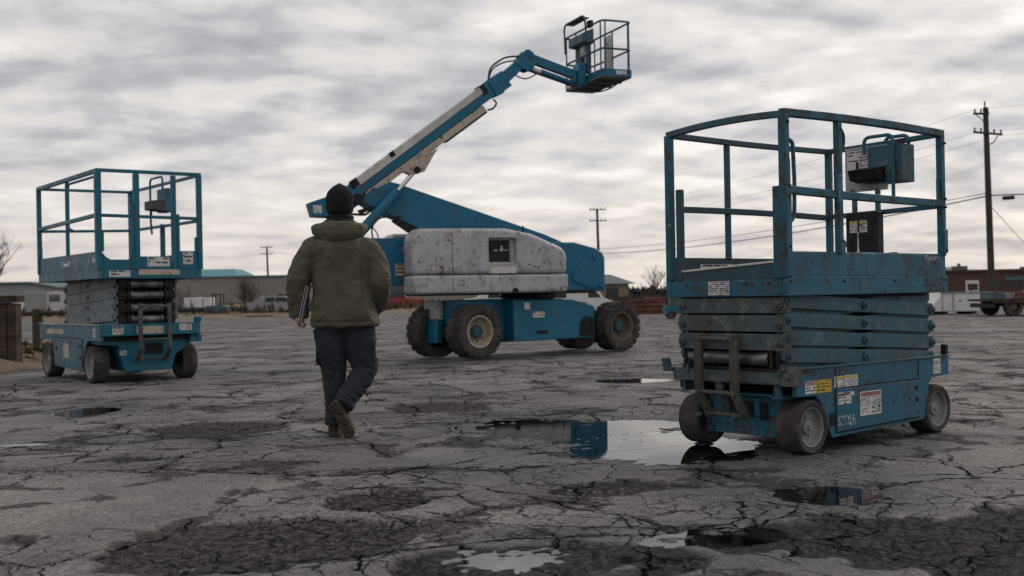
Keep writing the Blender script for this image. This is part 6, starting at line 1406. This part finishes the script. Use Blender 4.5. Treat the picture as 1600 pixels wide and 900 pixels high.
def grass_clump_mesh(n, h, spread, rnd):
    mb = MB()
    for i in range(n):
        a = rnd.uniform(0, 6.28); r = spread * rnd.random() ** .5; b = V((math.cos(a) * r, math.sin(a) * r, 0)); l = V((rnd.uniform(-.5, .5), rnd.uniform(-.5, .5), 1)) * h * rnd.uniform(.5, 1.1); w = V((rnd.uniform(-1, 1), rnd.uniform(-1, 1), 0)).normalized() * h * .035
        mb.add([b - w, b + w, b + l * .6 + w * .7 + V((0, 0, 0)), b + l], [(0, 1, 2), (0, 2, 3)])
    return mb
def verge():
    # dirt bank on the left and far strip
    rnd = random.Random(11)
    xs = np.linspace(-18, -5.9, 90); ys = np.linspace(13.2, 26, 90); X, Y = np.meshgrid(xs, ys); x = X.ravel(); y = Y.ravel()
    edge = -7.2 - .10 * (y - 14) + .5 * nfbm(x, y, .6, 77, 3)
    e2 = sst(0.0, 1.6, edge - x) * sst(13.4, 14.8, y + .5 * nfbm(x, y, .8, 79, 2)) * sst(26, 24, y)
    z = -.03 + e2 * (.16 + .10 * nfbm(x, y, .9, 81, 4) + .05 * nfbm(x, y, 4, 83, 3))
    mb = MB(); nx, ny = 90, 90
    mb.add(list(zip(x.tolist(), y.tolist(), z.tolist())), [(j * nx + i, j * nx + i + 1, (j + 1) * nx + i + 1, (j + 1) * nx + i) for j in range(ny - 1) for i in range(nx - 1)])
    o = mb.build('dirt_verge', M_['dirt'], None, fixn=False); o['kind'] = 'structure'
    g = MB()
    for i in range(420):
        k = rnd.randint(0, len(x) - 1)
        if z[k] < .06 or rnd.random() < .25: continue
        c = grass_clump_mesh(10, rnd.uniform(.08, .3), .12, rnd); g.add([V(v) + V((x[k] + rnd.uniform(-.1, .1), y[k] + rnd.uniform(-.1, .1), z[k] - .01)) for v in c.v], c.f)
    o = g.build('dry_grass', M_['drygrass'], None, fixn=False, smooth=False); o['kind'] = 'stuff'
    # far verge strip
    mb = MB(); xs = np.linspace(-60, 60, 140); rows = [(70, -.02), (71, .10), (74, .22), (80, .28), (95, .2), (115, .05)]
    vs = []; 
    for (yy, zz) in rows:
        for xx in xs: vs.append((xx, yy + 1.3 * MN.noise(V((xx * .22, yy, 0))), zz + (.10 * MN.noise(V((xx * .5, yy * .7, 3))) if zz > 0 else 0)))
    n = len(xs); mb.add(vs, [(j * n + i, j * n + i + 1, (j + 1) * n + i + 1, (j + 1) * n + i) for j in range(len(rows) - 1) for i in range(n - 1)])
    o = mb.build('far_verge', M_['drygrass'], None, fixn=False); o['kind'] = 'structure'
    g = MB()
    for i in range(1500):
        xx = rnd.uniform(-48, 40); yy = rnd.uniform(71, 82); c = grass_clump_mesh(6, rnd.uniform(.15, .5), .3, rnd); g.add([V(v) + V((xx, yy, .12)) for v in c.v], c.f)
    o = g.build('verge_grass', M_['drygrass'], None, fixn=False, smooth=False); o['kind'] = 'stuff'
    # dark scrub along the foot of the buildings: twiggy clumps
    g = MB()
    for i in range(520):
        xx = rnd.choice((rnd.uniform(-46, -8), rnd.uniform(2, 16), rnd.uniform(-46, 34))); yy = rnd.uniform(73, 88); s = rnd.uniform(.35, .95)
        for k in range(16):
            a = rnd.uniform(0, 6.28); r = rnd.random() ** .6 * s; b = V((xx + math.cos(a) * r * 1.4, yy + math.sin(a) * r, .15)); l = V((rnd.uniform(-.4, .4), rnd.uniform(-.4, .4), 1)) * s * rnd.uniform(.4, 1); w = V((rnd.uniform(-1, 1), rnd.uniform(-1, 1), rnd.uniform(-.3, .3))).normalized() * s * .1
            g.add([b - w * .4, b + w * .4, b + l * .5 + w, b + l, b + l * .5 - w], [(0, 1, 2, 3, 4)])
    o = g.build('scrub', M_['brush'], None, fixn=False, smooth=False); o['kind'] = 'stuff'
    # far leafless wood on the skyline
    g = MB()
    for i in range(900):
        xx = rnd.uniform(-160, 160); yy = rnd.uniform(190, 230); hh = rnd.uniform(1.4, 3.0) * (1.0 + .3 * MN.noise(V((xx * .03, 0, 0))))
        for k in range(14):
            b = V((xx + rnd.uniform(-2, 2), yy, rnd.uniform(0, hh * .5))); l = V((rnd.uniform(-.6, .6), 0, rnd.uniform(.3, 1))) * hh * .5; w = V((rnd.uniform(.2, .6), 0, 0))
            g.add([b - w, b + w, b + l + w * .3, b + l * 1.1], [(0, 1, 2, 3)])
    o = g.build('far_wood', M_['brush'], None, fixn=False, smooth=False); o['kind'] = 'stuff'
    for (px, d, h, lb, sd, kw) in ((386, 80, 3.3, 'dense leafless bush in the middle of the warehouse wall', 3, dict(trunk=.10, stems=8, depth=4, r=.05, name='bare_bush', cat='bush', kids=(3, 5))),
                                   (290, 82, 2.6, 'smaller leafless bush beside the left scissor lift, in front of the warehouse', 4, dict(trunk=.10, stems=6, depth=4, r=.045, name='bare_bush', cat='bush')),
                                   (1024, 92, 3.3, 'small leafless tree between the boom lift and the near scissor lift', 8, dict(trunk=.32, stems=4, depth=4, r=.09)),
                                   (1046, 96, 2.4, 'short leafless tree just left of the near scissor lift', 9, dict(trunk=.3, stems=3, depth=3, r=.07)),
                                   (-14, 58, 4.6, 'tall leafless tree reaching in from the left edge', 12, dict(trunk=.35, stems=5, depth=4, r=.12)),
                                   (1270, 110, 2.6, 'distant leafless tree behind the near scissor lift', 15, dict(trunk=.3, stems=3, depth=3, r=.07))):
        p = at(px, 470, d); bare_tree((p.x, d, .1), h, lb, sd, **kw)

def gravel():
    rnd = random.Random(21); mb = MB()
    spots = [(p[0], p[1], p[2], p[3]) for p in POTHOLES] + [(.2, 6.2, 2.2, 1.6), (-1.5, 6.5, 2, 2), (1.5, 5.2, 1.2, .6)]
    pos = []
    for i in range(900):
        s = spots[rnd.choice((0, 0, 0, 1, 2, 2, 2, 3, 3, 4, 5, 6))]; a = rnd.uniform(0, 6.28); r = rnd.random() ** .5 * 1.05
        pos.append((s[0] + math.cos(a) * r * s[2], s[1] + math.sin(a) * r * s[3]))
    px = np.array([p[0] for p in pos]); py = np.array([p[1] for p in pos]); h, wt, rg, _ = ground_fields(px, py)
    for (x, y), z, w in zip(pos, h, wt):
        if z < WATER_Z + .004 or w > .7: continue
        s = .003 + .007 * rnd.random() ** 3; q = []
        for (a, b, c) in ((-1, -1, -.6), (1, -1, -.6), (1, 1, -.6), (-1, 1, -.6), (-.7, -.6, .6), (.6, -.7, .5), (.7, .6, .7), (-.6, .7, .5)): q.append((x + a * s * rnd.uniform(.6, 1.3), y + b * s * rnd.uniform(.6, 1.3), z + (c + .55) * s * rnd.uniform(.5, 1)))
        mb.hexa(q)
    o = mb.build('loose_gravel', M_['stone'], None, smooth=False); o['kind'] = 'stuff'

# ------------------------------------------------------------------ assemble
lift_right(); lift_left(); boom_lift(); person()
build_ground(); build_puddles()
buildings(); poles(); vehicles(); gateway(); verge(); gravel()
